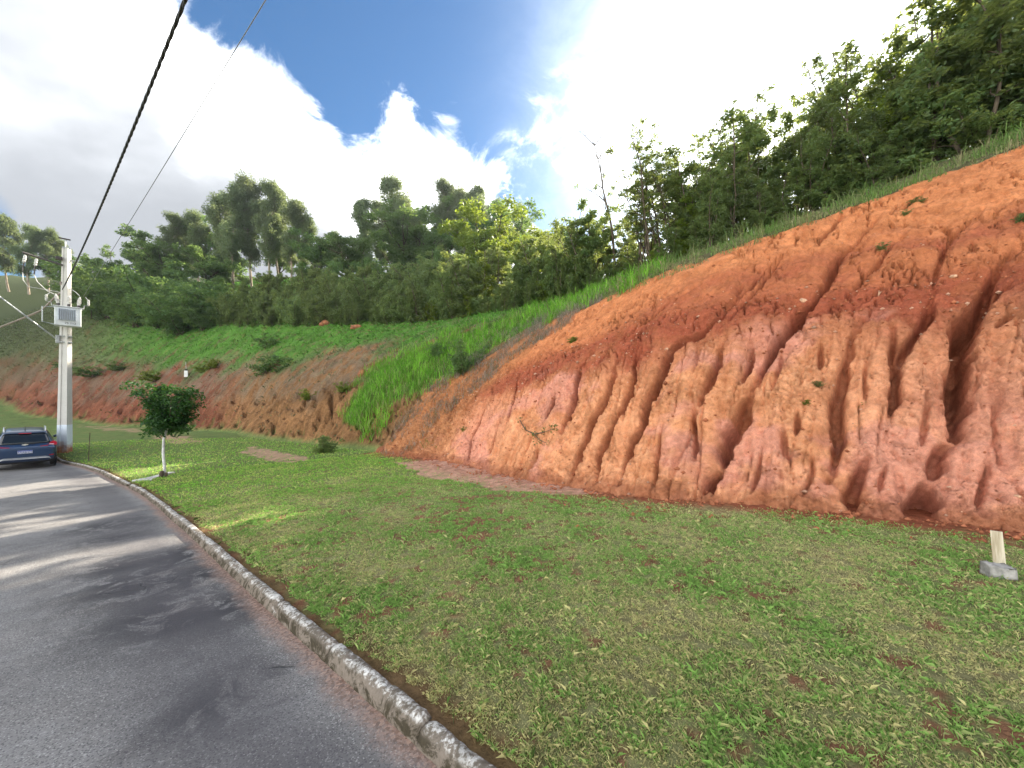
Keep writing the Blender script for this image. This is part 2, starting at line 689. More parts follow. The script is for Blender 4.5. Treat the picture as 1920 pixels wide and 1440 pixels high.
def hill(x, y, gap=0.15):
    n, c = N(x, y), Cz(x, y)
    return np.minimum(n, c - gap - (3.4 * sstep(0.0, 1.2, n - c) if gap else 0.0))


def terrain(x, y, gap=0.0):
    return np.maximum(lawn(x, y), hill(x, y, gap))


def ray_terrain(px, py, tmin=2.0, tmax=140.0):
    dx, dz = (px - 960) / F, (HZ - py) / F
    t = np.exp(np.linspace(math.log(tmin), math.log(tmax), 1500))
    d = CAMZ + dz * t - terrain(dx * t, t)
    i = np.argmax(d < 0)
    if not d[i] < 0:
        i = len(t) - 1
    return np.array([dx * t[i], t[i], CAMZ + dz * t[i]])


# colours of the open ground, by place
POLY_TALL = [(640, 785), (665, 738), (690, 700), (760, 668), (830, 636), (960, 596), (1060, 556), (1180, 515), (1250, 500), (1252, 514), (1150, 552),
             (1060, 586), (985, 616), (925, 652), (870, 692), (800, 726), (735, 754), (695, 790), (675, 806), (655, 798)]


def bare_mask(n1, n2, n3, n6, near):
    return sstep(0.04, 0.34, n1 * 0.30 + n3 * 0.45 + n6 * 0.45 + n2 * 0.30 + 0.10 * near)


def ground_colors(x, y, z):
    n1 = fbm(x * 0.9, y * 0.9, 4, 0.55, 3)
    n2 = fbm(x * 0.22, y * 0.22, 4, 0.6, 11)
    n3 = fbm(x * 3.1, y * 3.1, 3, 0.6, 23)
    n6 = fbm(x * 7.0, y * 7.0, 3, 0.6, 25)
    px, py = project(x, y, z)
    L = lawn(x, y)
    up = z - L                                           # height over the lawn
    sd = kerb_sd(x, y)
    r = np.hypot(x, y)
    def C(c): return np.array(c)[None, :] * np.ones((len(x), 1))
    # lawn: thatch and soil
    soil = C((0.30, 0.140, 0.082))
    thatch = C((0.30, 0.28, 0.135))
    green = C((0.18, 0.265, 0.080))
    near = sstep(14, 4, r)
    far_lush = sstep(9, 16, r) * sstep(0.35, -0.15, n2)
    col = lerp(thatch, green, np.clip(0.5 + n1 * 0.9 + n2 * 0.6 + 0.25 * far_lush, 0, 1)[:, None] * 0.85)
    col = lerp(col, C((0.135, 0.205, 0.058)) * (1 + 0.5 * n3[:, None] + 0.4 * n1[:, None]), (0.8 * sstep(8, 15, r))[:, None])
    bare = bare_mask(n1, n2, n3, n6, near)
    col = lerp(col, soil, (bare * (0.45 + 0.5 * near))[:, None])
    # foot of the cut: washed-down red soil
    s, d = sd_of(x, y)
    q = d - d0(s)
    wash = sstep(-1.0, -0.10, q + 0.5 * n1 + 0.35 * n3 + 0.55 * np.exp(-((s - 8.5) / 2.2) ** 2)) * (s < S_END + 1) * (up < 0.3)
    col = lerp(col, C((0.32, 0.105, 0.055)), wash[:, None])
    pale = C((0.62, 0.36, 0.255))
    for pts, w in (([(735, 868), (830, 858), (960, 876), (1050, 902), (1130, 925), (1040, 928), (950, 921), (870, 906), (790, 890)], 1.0),
                   ([(470, 838), (540, 848), (585, 862), (520, 866), (450, 850)], 0.9),
                   ([(300, 815), (345, 818), (385, 828), (330, 832), (285, 820)], 0.8),
                   ([(140, 797), (260, 806), (300, 812), (200, 806)], 0.7)):
        cx, cy = np.mean(pts, 0)
        pp = np.array(pts, float)
        g = in_poly(px + n3 * 14, py + n1 * 9, pts)
        col = lerp(col, pale, (g * w * np.clip(0.75 + n3, 0, 1) * (up < 0.4) * (y > 3))[:, None])
    # soil strip along the back of the kerb
    edge = sstep(0.30, 0.13, sd + 0.16 * n1) * (sd > -0.2)
    col = lerp(col, C((0.16, 0.07, 0.036)), (edge * 0.75)[:, None])
    # hillside
    red = C((0.20, 0.075, 0.042))
    tan = C((0.240, 0.125, 0.055))
    grey = C((0.150, 0.120, 0.085))
    weed = C((0.10, 0.135, 0.055))
    lush = C((0.070, 0.185, 0.022))
    hcol = lerp(red, tan, sstep(380, 470, px + 60 * n1)[:, None])
    hcol = hcol * (1 + 0.30 * n3[:, None] + 0.2 * n1[:, None])
    dryw = sstep(1.8, 3.4, up + 2.2 * n2 + 0.9 * n1) * sstep(-0.30, 0.15, n1 + 0.9 * n3)
    hcol = lerp(hcol, grey, (dryw * 0.7)[:, None])
    gband = sstep(4.2, 7.4, up + 4.5 * n2 + 2.2 * n1 + 1.5 * n3)
    hcol = lerp(hcol, weed, (gband * 0.8 * sstep(-0.5, 0.0, n3 + 0.15))[:, None])
    hcol = lerp(hcol, lush, (sstep(5.5, 8.5, up + 3.0 * n2 + 1.6 * n1) * sstep(90, 330, px) * sstep(-0.30, 0.10, n3 + n1 + 0.25) * 0.85)[:, None])
    n7 = fbm(x * 0.55, y * 0.55, 4, 0.6, 53)
    hcol = hcol * (1 + 0.55 * n7[:, None] + 0.35 * n3[:, None])
    left_red = in_poly(px + 20 * n1, py + 10 * n1, [(-300, 555), (75, 560), (100, 575), (60, 595), (-300, 630)]) & (y > 20)
    hcol = lerp(hcol, red, (left_red * 0.9)[:, None])
    tall = in_poly(px + n3 * 8, py, POLY_TALL) & (y > 5)
    hcol = lerp(hcol, C((0.060, 0.15, 0.018)), (tall * 0.8)[:, None])
    spur = (px > 1150) & (y > 4)
    hcol = lerp(hcol, C((0.11, 0.100, 0.048)), (spur * 0.9)[:, None])
    onh = sstep(0.05, 0.35, up + 0.1 * n1)
    col = lerp(col, hcol, onh[:, None])
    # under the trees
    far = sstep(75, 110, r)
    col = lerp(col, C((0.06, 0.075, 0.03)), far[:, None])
    return np.clip(col, 0.004, 1)


def build_terrain():
    th = np.concatenate([np.linspace(-180, -64, 40, endpoint=False), np.linspace(-64, 64, 440, endpoint=False), np.linspace(64, 180, 41)])
    rr = np.concatenate([np.exp(np.linspace(math.log(0.25), math.log(1.3), 12, endpoint=False)),
                         np.exp(np.linspace(math.log(1.3), math.log(16), 210, endpoint=False)),
                         np.exp(np.linspace(math.log(16), math.log(70), 270, endpoint=False)),
                         np.exp(np.linspace(math.log(70), math.log(95), 24, endpoint=False)),
                         np.exp(np.linspace(math.log(95), math.log(900), 24))])
    T, RR = np.meshgrid(th, rr, indexing='ij')
    X = (RR * np.sin(np.radians(T))).ravel()
    Y = (RR * np.cos(np.radians(T))).ravel()
    sd = kerb_sd(X, Y)
    g = G(X, Y)
    H = hill(X, Y, 0.15)
    L = g + KERB_H - 0.01
    up = np.clip(H - L, 0, 3)
    # rilled, lumpy dirt on the second cut
    r = np.hypot(X, Y)
    s2 = X * 0.83 - Y * -0.55
    rill = np.abs(fbm((X * 0.80 + Y * 0.6) * 1.3, (X * -0.6 + Y * 0.8) * 0.35, 3, 0.6, 41))
    lump = fbm(X * 1.8, Y * 1.8, 4, 0.6, 47)
    f1, f2 = worley(X * 1.7 + lump * .4, Y * 1.7 + lump * .4, 15)
    g1, g2 = worley(X * 4.2 + lump, Y * 4.2, 17)
    H = H + sstep(0.15, 0.8, up) * (lump * 0.30 - (0.85 * sstep(0.10, 0.0, rill) + 0.30 * sstep(0.16, 0, f2 - f1) + 0.22 * (g1 - .4)) * sstep(4.5, 2.0, H - L)) * (X < -3) * (r < 90)
    H = H + sstep(3.0, 5.0, H - L) * 0.16 * fbm(X * 2.6, Y * 2.6, 3, 0.6, 49) * (r < 90) * (X < 2)
    lawn_b = 0.020 * fbm(X * 1.2, Y * 1.2, 3, 0.5, 5) * sstep(0.15, 0.6, sd)
    Z = np.where(sd > 0.07, np.maximum(L + lawn_b, H), g - 0.07)
    Z = np.where((sd > 0.02) & (sd <= 0.07), g - 0.07, Z)
    road_hollow = (sd < 0.07)
    wide = (sd < -8.2)
    Z = np.where(wide, g + 0.05 + 0.02 * fbm(X, Y, 3, 0.5, 2), Z)
    far = sstep(110, 420, r)
    Z = Z + far * 0
    Zc = np.maximum(L, N(X, Y))
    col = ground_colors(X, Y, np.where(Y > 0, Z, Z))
    V = np.stack([X, Y, Z], -1)
    nu, nv = T.shape
    return np_mesh('ground', V, grid_faces(nu, nv), True, {'col': col})


def ground_material():
    m, t = mat('earth_and_turf')
    at = t.n('ShaderNodeAttribute', attribute_name='col').outputs['Color']
    co = t.n('ShaderNodeTexCoord').outputs['Object']
    n1 = t.noise(co, 9.0, 8, 0.68)
    n2 = t.noise(co, 60.0, 5, 0.7)
    v = t.math('ADD', t.map(n1, 0.25, 0.75, 0.62, 1.32), t.map(n2, 0.3, 0.7, -0.22, 0.22))
    c = t.mix(1.0, at, t.n('ShaderNodeCombineColor', {0: v, 1: v, 2: v}).outputs[0], 'MULTIPLY')
    h = t.math('ADD', t.math('MULTIPLY', n1, 1.0), t.math('MULTIPLY', n2, 0.35))
    finish(t, c, 0.95, h, 0.9, 0.09, spec=0.1)
    return m


M_GROUND = ground_material()
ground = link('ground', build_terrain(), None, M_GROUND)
tag(ground, kind='structure')


# ------------------------------------------------------------------ road
def asphalt():
    m, t = mat('asphalt')
    co = t.n('ShaderNodeTexCoord').outputs['Object']
    kd = t.n('ShaderNodeAttribute', attribute_name='kd').outputs['Fac']      # metres from the kerb
    wet = t.n('ShaderNodeAttribute', attribute_name='wet').outputs['Fac']
    grit = t.n('ShaderNodeTexVoronoi', {'Scale': 150.0, 'Vector': co}).outputs['Color']
    gritv = t.n('ShaderNodeSeparateColor', {0: grit}).outputs[0]
    big = t.noise(co, 0.55, 6, 0.62, 0.6)
    mid = t.noise(co, 3.2, 7, 0.68, 0.3)
    fine = t.noise(co, 46.0, 4, 0.7)
    base = t.mix(t.map(big, 0.36, 0.64), (0.128, 0.120, 0.117), (0.235, 0.222, 0.212))
    base = t.mix(t.map(mid, 0.35, 0.75, 0, 0.65), base, (0.235, 0.230, 0.226))
    base = t.mix(t.math('MULTIPLY', t.map(gritv, 0.86, 0.98), 0.55), base, (0.46, 0.45, 0.43))
    base = t.mix(t.math('MULTIPLY', t.map(gritv, 0.28, 0.08), 0.65), base, (0.045, 0.043, 0.048))
    # damp and oily stains
    stn = t.math('MULTIPLY', wet, t.map(t.noise(co, 3.4, 8, 0.72, 0.9), 0.40, 0.52), clamp=True)
    base = t.mix(t.math('MULTIPLY', stn, 0.95), base, (0.024, 0.022, 0.027))
    # ragged little cracks
    vec = t.n('ShaderNodeMixRGB', {0: 0.12, 1: co, 2: t.noise(co, 2.2, 5, 0.6, 0.0, 'Color')}).outputs[0]
    vr = t.n('ShaderNodeTexVoronoi', {'Scale': 2.6, 'Vector': vec}, feature='DISTANCE_TO_EDGE').outputs['Distance']
    crk = t.math('MULTIPLY', t.map(vr, 0.022, 0.004), t.map(t.noise(co, 1.3, 3), 0.60, 0.66))
    base = t.mix(t.math('MULTIPLY', crk, 0.75), base, (0.02, 0.019, 0.02))
    # red silt and gravel against the kerb
    silt = t.map(t.math('ADD', kd, t.math('MULTIPLY', t.math('SUBTRACT', t.noise(co, 3.0, 6, 0.7), 0.5), 0.26)), 0.17, 0.0)
    sp = t.n('ShaderNodeTexVoronoi', {'Scale': 60.0, 'Vector': co}).outputs['Color']
    spv = t.n('ShaderNodeSeparateColor', {0: sp}).outputs[1]
    siltc = t.mix(spv, (0.17, 0.095, 0.066), (0.44, 0.29, 0.22))
    base = t.mix(t.math('MULTIPLY', silt, t.map(fine, 0.3, 0.6, 0.45, 0.92)), base, siltc)
    dark = t.math('MULTIPLY', t.map(kd, 1.1, 0.55), t.map(kd, 0.12, 0.35))
    base = t.mix(t.math('MULTIPLY', dark, 0.5), base, (0.075, 0.070, 0.078))
    rough = t.map(stn, 0, 1, 0.85, 0.7)
    h = t.math('ADD', t.math('ADD', t.math('MULTIPLY', fine, 0.5), t.math('MULTIPLY', gritv, 0.6)), t.math('MULTIPLY', crk, -2.0))
    finish(t, base, rough, h, 0.55, 0.012, spec=0.35)
    return m


def build_road():
    K = KERB
    tg = np.gradient(K, axis=0)
    tg /= np.linalg.norm(tg, axis=1)[:, None]
    nl = np.stack([-tg[:, 1], tg[:, 0]], -1)             # towards the road (left of the direction of travel)
    if kerb_sd(K[60:61, 0] + nl[60, 0], K[60:61, 1] + nl[60, 1])[0] > 0:
        nl = -nl
    # smooth the offset directions
    for _ in range(30):
        nl[1:-1] = 0.25 * nl[:-2] + 0.5 * nl[1:-1] + 0.25 * nl[2:]
    nl /= np.linalg.norm(nl, axis=1)[:, None]
    off = np.concatenate([[-0.05], np.linspace(0, 1.2, 9), np.linspace(1.5, 7.6, 26)])
    X = K[:, None, 0] + nl[:, None, 0] * off[None]
    Y = K[:, None, 1] + nl[:, None, 1] * off[None]
    Z = G(X, Y) + 0.008 * fbm(X * 0.8, Y * 0.8, 3, 0.5, 9)
    kd = np.broadcast_to(off[None], X.shape)
    # where the road is stained
    wet = np.zeros(X.shape)
    for px, py, rad in ((255, 1090, .55), (300, 1150, .5), (235, 1060, .45), (330, 1165, .4), (400, 1320, .28), (370, 1080, .5), (420, 1140, .5), (440, 1320, .22),
                        (275, 1105, .4), (210, 1010, .35), (345, 1040, .6), (205, 985, .6)):
        c = ray_ground(px, py)
        wet = np.maximum(wet, np.exp(-((X - c[0]) ** 2 + (Y - c[1]) ** 2) / (rad ** 2) * 1.2))
    wet = np.clip(wet * 1.25, 0, 1)
    V = np.stack([X, Y, Z], -1).reshape(-1, 3)
    me = np_mesh('road', V, grid_faces(*X.shape)[:, ::-1], True, {'kd': kd.ravel(), 'wet': wet.ravel()})
    o = link('road', me, None, asphalt())
    tag(o, kind='structure')
    return nl


KERB_N = build_road()


# ------------------------------------------------------------------ kerb, stone by stone
def kerb_material():
    m, t = mat('weathered_kerb_concrete')
    co = t.n('ShaderNodeTexCoord').outputs['Object']
    geo = t.n('ShaderNodeNewGeometry')
    nz = t.n('ShaderNodeSeparateXYZ', {0: geo.outputs['Normal']}).outputs[2]
    n1 = t.noise(co, 5.0, 7, 0.7, 0.4)
    n2 = t.noise(co, 38.0, 5, 0.7)
    lime = t.map(t.math('ADD', n1, t.math('MULTIPLY', t.math('SUBTRACT', n2, 0.5), 0.9)), 0.44, 0.60)
    rnd = t.n('ShaderNodeObjectInfo').outputs['Random']
    conc = t.mix(n2, (0.10, 0.080, 0.062), (0.30, 0.255, 0.21))
    white = t.mix(n2, (0.50, 0.48, 0.44), (0.74, 0.72, 0.68))
    moss = t.mix(n2, (0.022, 0.020, 0.014), (0.075, 0.060, 0.035))
    topw = t.math('MULTIPLY', t.map(nz, 0.45, 0.85), lime)
    c = t.mix(topw, conc, white)
    stain = t.map(t.noise(co, 7.5, 8, 0.75, 0.9), 0.43, 0.56)
    stain = t.math('MULTIPLY', stain, t.map(nz, 0.80, 0.25, 0.40, 0.97))
    c = t.mix(stain, c, moss)
    finish(t, c, 0.92, t.math('ADD', n1, t.math('MULTIPLY', n2, 0.4)), 0.6, 0.02, spec=0.2)
    return m


def build_kerb():
    root = empty('kerb', (0, 0, 0))
    tag(root, kind='structure')
    m = kerb_material()
    K = KERB
    s = np.concatenate([[0], np.cumsum(np.linalg.norm(np.diff(K, axis=0), axis=1))])
    gap0 = np.argmin(np.hypot(*(K - ray_ground(246, 914)).T))
    sg = s[gap0]
    s_lo = s[np.argmin(np.hypot(*(K - (_kg[2])).T))] - 1.0
    s_hi = s[np.argmin(np.hypot(*(K - np.array([-42, 24])).T))]
    rng = np.random.default_rng(3)
    cuts = []
    u = sg + 0.16
    while u < s_hi:
        cuts.append((u, u + 1.0)); u += 1.0
    u = sg - 0.16
    while u > s_lo:
        cuts.append((u - 1.0, u)); u -= 1.0
    prof = [(-0.002, -0.10), (-0.004, 0.01), (0.006, 0.060), (0.020, 0.086), (0.042, 0.098), (0.066, 0.100), (0.086, 0.096), (0.094, 0.07), (0.096, -0.10)]
    for a, b in cuts:
        j = 0.003
        uu = np.linspace(a + j, b - j, 26)
        cx, cy = np.interp(uu, s, K[:, 0]), np.interp(uu, s, K[:, 1])
        nx, ny = np.interp(uu, s, -KERB_N[:, 0]), np.interp(uu, s, -KERB_N[:, 1])
        # densify the profile
        pr = np.array(prof)
        ps = np.concatenate([[0], np.cumsum(np.linalg.norm(np.diff(pr, axis=0), axis=1))])
        pu = np.linspace(0, ps[-1], 22)
        po, pz = np.interp(pu, ps, pr[:, 0]), np.interp(pu, ps, pr[:, 1])
        dj, dz, rl = rng.normal(0, 0.003), rng.normal(0, 0.0025), rng.normal(0, 0.008)
        O = po[None] + dj + 0 * uu[:, None]
        Zp = pz[None] + dz + rl * (uu[:, None] - (a + b) / 2) * 0.6
        # rounded ends and chipped edges
        e = np.minimum(uu - a, b - uu)[:, None]
        Zp = Zp - 0.016 * np.exp(-e / 0.012) * (pz[None] > 0.045)
        n = fbm(uu[:, None] * 9 + 3, pu[None] * 9, 4, 0.6, 61) * 0.010
        ch = np.maximum(0, fbm(uu[:, None] * 6, pu[None] * 10, 4, 0.65, 67) - 0.22) * 0.07
        Zp = Zp + (n - ch) * (pz[None] > 0.035)
        O = O + (n + ch * 0.6) * (po[None] < 0.05)
        X, Y = cx[:, None] + nx[:, None] * O, cy[:, None] + ny[:, None] * O
        Z = G(cx, cy)[:, None] + Zp
        V = np.stack([X, Y, Z], -1).reshape(-1, 3)
        f = grid_faces(26, 22)
        c0 = len(V)
        V = np.concatenate([V, [V[:22].mean(0)], [V[-22:].mean(0)]])
        caps = [[c0, i, i + 1, i + 1] for i in range(21)] + [[c0 + 1, 25 * 22 + i + 1, 25 * 22 + i, 25 * 22 + i] for i in range(21)]
        me = bpy.data.meshes.new('kerb_stone')
        me.from_pydata(V.tolist(), [], [tuple(q) for q in f.tolist()] + [tuple(q[:3]) for q in caps])
        me.update()
        me.polygons.foreach_set('use_smooth', np.ones(len(me.polygons), bool))
        link('kerb_stone', me, root, m)
    return sg


build_kerb()

# ------------------------------------------------------------------ eroded clay bank
GULLIES = [  # ([(px, py), ...], half width m, depth m)
    ([(1920, 462), (1877, 477), (1847, 542), (1817, 607), (1802, 658), (1804, 727), (1806, 766), (1786, 813)], .13, .62),
    ([(1786, 813), (1769, 835), (1761, 865), (1745, 900)], .09, .26),
    ([(1742, 905), (1733, 930), (1728, 972)], .15, .42),
    ([(1670, 611), (1679, 675), (1677, 723), (1675, 775)], .07, .28),
    ([(1625, 590), (1610, 615), (1597, 658), (1575, 701), (1567, 766), (1571, 796), (1580, 830), (1567, 856), (1558, 904)], .085, .25),
    ([(1748, 538), (1743, 585), (1713, 637), (1687, 693)], .08, .26),
    ([(1640, 411), (1600, 450), (1567, 486), (1550, 525), (1537, 546), (1515, 572), (1481, 611), (1455, 641), (1429, 684), (1412, 719)], .11, .40),
    ([(1412, 719), (1395, 752), (1382, 779), (1365, 813), (1350, 870)], .125, .42),
    ([(1350, 870), (1326, 908), (1309, 934)], .10, .32),
    ([(1464, 800), (1470, 830), (1472, 869)], .045, .16),
    ([(1498, 770), (1494, 813)], .05, .18),
    ([(1620, 862), (1610, 874), (1597, 908), (1601, 960)], .10, .32),
    ([(1855, 860), (1851, 874), (1846, 910), (1838, 950)], .035, .14),
    ([(1920, 563), (1894, 585), (1870, 610)], .05, .14),
    ([(1840, 690), (1834, 719), (1826, 760)], .05, .15),
    ([(1393, 536), (1371, 569), (1342, 598), (1300, 630), (1265, 642), (1247, 657), (1243, 693), (1218, 733), (1207, 752), (1203, 781), (1185, 817), (1174, 850), (1163, 912)], .10, .36),
    ([(1212, 650), (1188, 671), (1178, 726), (1170, 752), (1141, 803), (1119, 846), (1116, 901)], .09, .30),
    ([(1170, 655), (1152, 675), (1145, 711), (1127, 752), (1101, 803), (1079, 857), (1066, 896)], .09, .28),
    ([(1110, 660), (1086, 686), (1075, 726), (1061, 770), (1046, 805)], .10, .36),
    ([(1036, 735), (1032, 755), (1022, 785)], .09, .28),
    ([(975, 700), (962, 726), (955, 770), (945, 800)], .06, .25),
    ([(910, 755), (900, 777), (879, 821), (875, 858)], .08, .28),
    ([(860, 745), (848, 770), (838, 790)], .06, .2),
    ([(1301, 735), (1301, 748), (1298, 799), (1298, 861)], .055, .2),
    ([(1353, 635), (1334, 704), (1320, 726), (1305, 750)], .08, .26),
    ([(1410, 640), (1400, 680), (1385, 712)], .06, .22),
    ([(1470, 640), (1462, 690), (1450, 730)], .04, .12),
    ([(1540, 640), (1535, 690)], .05, .16),
    ([(1580, 397), (1560, 426), (1546, 440), (1532, 458)], .07, .25),
    ([(1747, 349), (1720, 370), (1690, 392)], .05, .16),
    ([(1700, 430), (1660, 470), (1625, 520), (1590, 560)], .06, .18),
    ([(1840, 390), (1790, 440), (1760, 490), (1748, 538)], .06, .2),
    ([(1570, 464), (1551, 521)], .05, .2),
    ([(1436, 512), (1400, 545), (1383, 560)], .05, .2),
    ([(1480, 470), (1440, 515), (1400, 560), (1360, 600)], .05, .18),
    ([(1239, 526), (1210, 545), (1180, 575), (1150, 600)], .05, .16),
    ([(1300, 540), (1260, 570), (1215, 610), (1170, 640)], .05, .16),
    ([(1120, 600), (1080, 635), (1040, 665)], .05, .16),
    ([(1060, 630), (1010, 665), (970, 695)], .05, .16),
    ([(1000, 660), (950, 700), (915, 740)], .05, .16),
    ([(1700, 505), (1650, 545), (1600, 575)], .04, .12),
    ([(1900, 520), (1860, 560)], .05, .2),
    ([(1640, 640), (1625, 700), (1630, 760)], .03, .09),
    ([(1745, 700), (1735, 780), (1725, 850)], .04, .10),
    ([(1880, 700), (1870, 790), (1885, 880)], .03, .08),
    ([(1425, 830), (1420, 880), (1410, 930)], .035, .12),
    ([(1525, 850), (1520, 900), (1512, 940)], .035, .12),
    ([(1655, 870), (1650, 930)], .035, .12),
    ([(1240, 790), (1232, 850), (1225, 915)], .04, .14),
    ([(1005, 830), (1000, 870)], .04, .14),
    ([(930, 800), (915, 850)], .05, .16),
]


def seg_carve(S, V, L1, gullies, wob):
    """depth carved at every point, and the nearness to a gully bed"""
    out = np.zeros(S.shape)
    for pts, hw, dep in gullies:
        q = np.array([bank_at(*p)[:2] for p in pts])
        # smooth polyline
        q = resample(q, 0.12) if np.linalg.norm(q[-1] - q[0]) > 0.3 else q
        for _ in range(3):
            if len(q) > 4:
                q[1:-1] = 0.25 * q[:-2] + 0.5 * q[1:-1] + 0.25 * q[2:]
        pad = hw * 4
        m = (S > q[:, 0].min() - pad) & (S < q[:, 0].max() + pad) & (V > q[:, 1].min() - pad) & (V < q[:, 1].max() + pad)
        if not m.any():
            continue
        hw, dep = hw * 0.80, dep * 1.5
        s, v = S[m] + wob[0][m] * hw * 0.9, V[m] + wob[1][m] * hw * 0.8
        best = np.full(s.shape, 9.0)
        bt = np.zeros(s.shape)
        n = len(q) - 1
        for i in range(n):
            a, b = q[i], q[i + 1]
            ab = b - a
            t = np.clip(((s - a[0]) * ab[0] + (v - a[1]) * ab[1]) / max(1e-9, ab @ ab), 0, 1)
            d = np.hypot(s - a[0] - t * ab[0], v - a[1] - t * ab[1])
            u = d < best
            best = np.where(u, d, best)
            bt = np.where(u, (i + t) / n, bt)
        fade = (0.12 + 0.88 * sstep(0, 0.45, bt)) * (0.25 + 0.75 * sstep(1.0, 0.78, bt))
        x = best / (hw * (0.30 + 0.95 * fade) * (1 + 0.35 * wob[1][m]))
        up_ = sstep(-0.2, 0.9, (V - L1)[m])
        x = x * (1 + 0.35 * up_)
        fade = fade * (1 - 0.45 * up_)
        c = dep * fade * (1 - sstep(0.35, 1.25, x)) + 0.16 * dep * np.exp(-(x / 3.0) ** 2)
        out[m] = np.maximum(out[m], c)
    return out


def build_bank():
    ss = np.concatenate([np.linspace(-7.5, -2.8, 60, endpoint=False), np.linspace(-2.8, S_END + 0.6, 790)])
    vv = np.concatenate([np.linspace(-0.45, 4.4, 300, endpoint=False), np.linspace(4.4, 11.6, 200)])
    ns, nv = len(ss), len(vv)
    S, V, X, Y, Z, (Nx, Ny, Nz), L1 = bank_base(ss, vv)
    lowm = sstep(0.35, -0.25, V - L1)                          # 1 on the steep lower face
    left = sstep(8.5, 12.0, S)
    wob = (fbm(S * 2.6, V * 2.6, 3, 0.6, 71), fbm(S * 2.6, V * 2.6, 3, 0.6, 75))
    g = seg_carve(S, V, L1, GULLIES, wob)
    # broad columns on the lower face, finer rills above
    warp = 0.35 * fbm(S * 0.9, V * 0.5, 3, 0.5, 81)
    colm = np.abs(fbm((S + warp) * 1.15, V * 0.16, 2, 0.5, 83))
    disp = lowm * (0.10 * sstep(0.0, 0.4, colm) - 0.06)
    col2 = np.abs(fbm((S + warp) * 2.7, V * 0.42 + 4, 3, 0.55, 87))
    disp += (0.030 * lowm + 0.025) * (sstep(0.0, 0.14, col2) - 0.7)
    rill = np.abs(fbm((S - 0.10 * V + warp * 0.8) * 3.0, V * 0.50, 4, 0.65, 91))
    rmask = sstep(-0.15, 0.25, fbm(S * 0.7, V * 0.7, 3, 0.5, 93))
    disp -= (1 - 0.7 * lowm) * 0.22 * sstep(0.045, 0.0, rill) * rmask
    disp += 0.13 * fbm(S * 0.55, V * 0.55, 4, 0.5, 95)
    # rough ledges of harder soil above the break
    led = fbm(S * 0.9 - V * 0.5, V * 2.4 + S * 0.5, 5, 0.62, 97)
    disp += (1 - lowm) * 0.075 * led
    # nodules: cracked lumps
    w1 = 0.22 * fbm(S * 3.0, V * 3.0, 4, 0.65, 101)
    f1, f2 = worley((S + w1) * 4.6, (V + w1) * 3.6, 5)
    crack = sstep(0.085, 0.0, f2 - f1)
    disp -= crack * (0.034 * lowm + 0.018 + 0.05 * left) * sstep(-0.35, 0.25, fbm(S * 1.3, V * 1.3, 2, 0.5, 103))
    disp += (0.016 + 0.05 * left) * (0.5 - f1)
    h1, h2 = worley((S + w1) * 11.0, (V - w1) * 9.0, 9)
    disp -= (sstep(0.11, 0.0, h2 - h1) * 0.014 + 0.004 * h1) * sstep(-0.3, 0.3, fbm(S * 1.6, V * 1.6, 2, 0.5, 104))
    disp += 0.060 * fbm(S * 2.4, V * 2.4, 4, 0.6, 105) + 0.050 * fbm(S * 9, V * 9, 4, 0.72, 107)
    disp += left * 0.07 * fbm(S * 4.2, V * 4.2, 3, 0.6, 109)
    # crumbly apron at the toe, undercut a little
    disp += 0.12 * sstep(0.55, 0.0, V) * (0.6 + 0.8 * fbm(S * 2.2, V * 2.0, 3, 0.6, 111))
    # thin straight flutes between the big ones
    fl = np.abs(fbm((S + 0.10 * fbm(S * 1.5, V * 0.8, 3, 0.5, 131)) * 2.1 + 0.05 * V, V * 0.10 + 7, 2, 0.5, 133))
    flm = lowm * sstep(12.0, 10.5, S) * sstep(-0.15, 0.2, fbm(S * 0.8, V * 0.6, 2, 0.5, 137))
    disp -= 0.13 * sstep(0.05, 0.0, fl) * flm
    disp -= g
    X2, Y2, Z2 = X + disp * Nx, Y + disp * Ny, Z + disp * Nz
    n_ = N(X2, Y2)
    Cb = Z
    keep = Cb < n_ + 0.9
    Z2 = np.minimum(Z2, n_ - 0.06 + 0.10 * fbm(S * 1.7, V * 1.7, 3, 0.6, 113))
    # ---------------- soil colours: layers in the clay
    n1 = fbm(S * 0.8, V * 0.8, 4, 0.6, 121)
    n2 = fbm(S * 3.2, V * 3.2, 4, 0.6, 123)
    n3 = fbm(S * 0.45 + 5, V * 0.7, 4, 0.6, 127)
    def C(c): return np.array(c)[None, None, :] * np.ones(S.shape + (1,))
    orange = lerp(C((0.54, 0.190, 0.076)), C((0.66, 0.260, 0.110)), np.clip(0.5 + n2, 0, 1)[..., None])
    peach = lerp(C((0.64, 0.260, 0.118)), C((0.78, 0.375, 0.195)), np.clip(0.5 + n2 + 0.4 * n1, 0, 1)[..., None])
    pink = C((0.70, 0.310, 0.225))
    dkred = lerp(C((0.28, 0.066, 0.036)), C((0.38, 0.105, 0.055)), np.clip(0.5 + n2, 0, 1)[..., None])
    tan = lerp(C((0.33, 0.135, 0.056)), C((0.42, 0.185, 0.078)), np.clip(0.5 + n2, 0, 1)[..., None])
    col = orange
    k = sstep(0.45, -0.30, V - L1 + 0.9 * n1)
    col = lerp(col, peach, k[..., None])
    band = np.exp(-((V - L1 - 0.40 + 0.6 * n1) / 0.85) ** 2) * sstep(11.5, 9.5, S)
    band2 = np.exp(-((V - L1 - 2.1 + 0.9 * n1 + 0.12 * S) / 0.6) ** 2) * sstep(5, 2.0, S)
    col = lerp(col, dkred, np.clip((1.15 * band + 0.75 * band2) * (0.85 + 0.6 * n2 + 0.4 * n1), 0, 0.95)[..., None])
    pk = sstep(0.05, 0.30, n3) * lowm
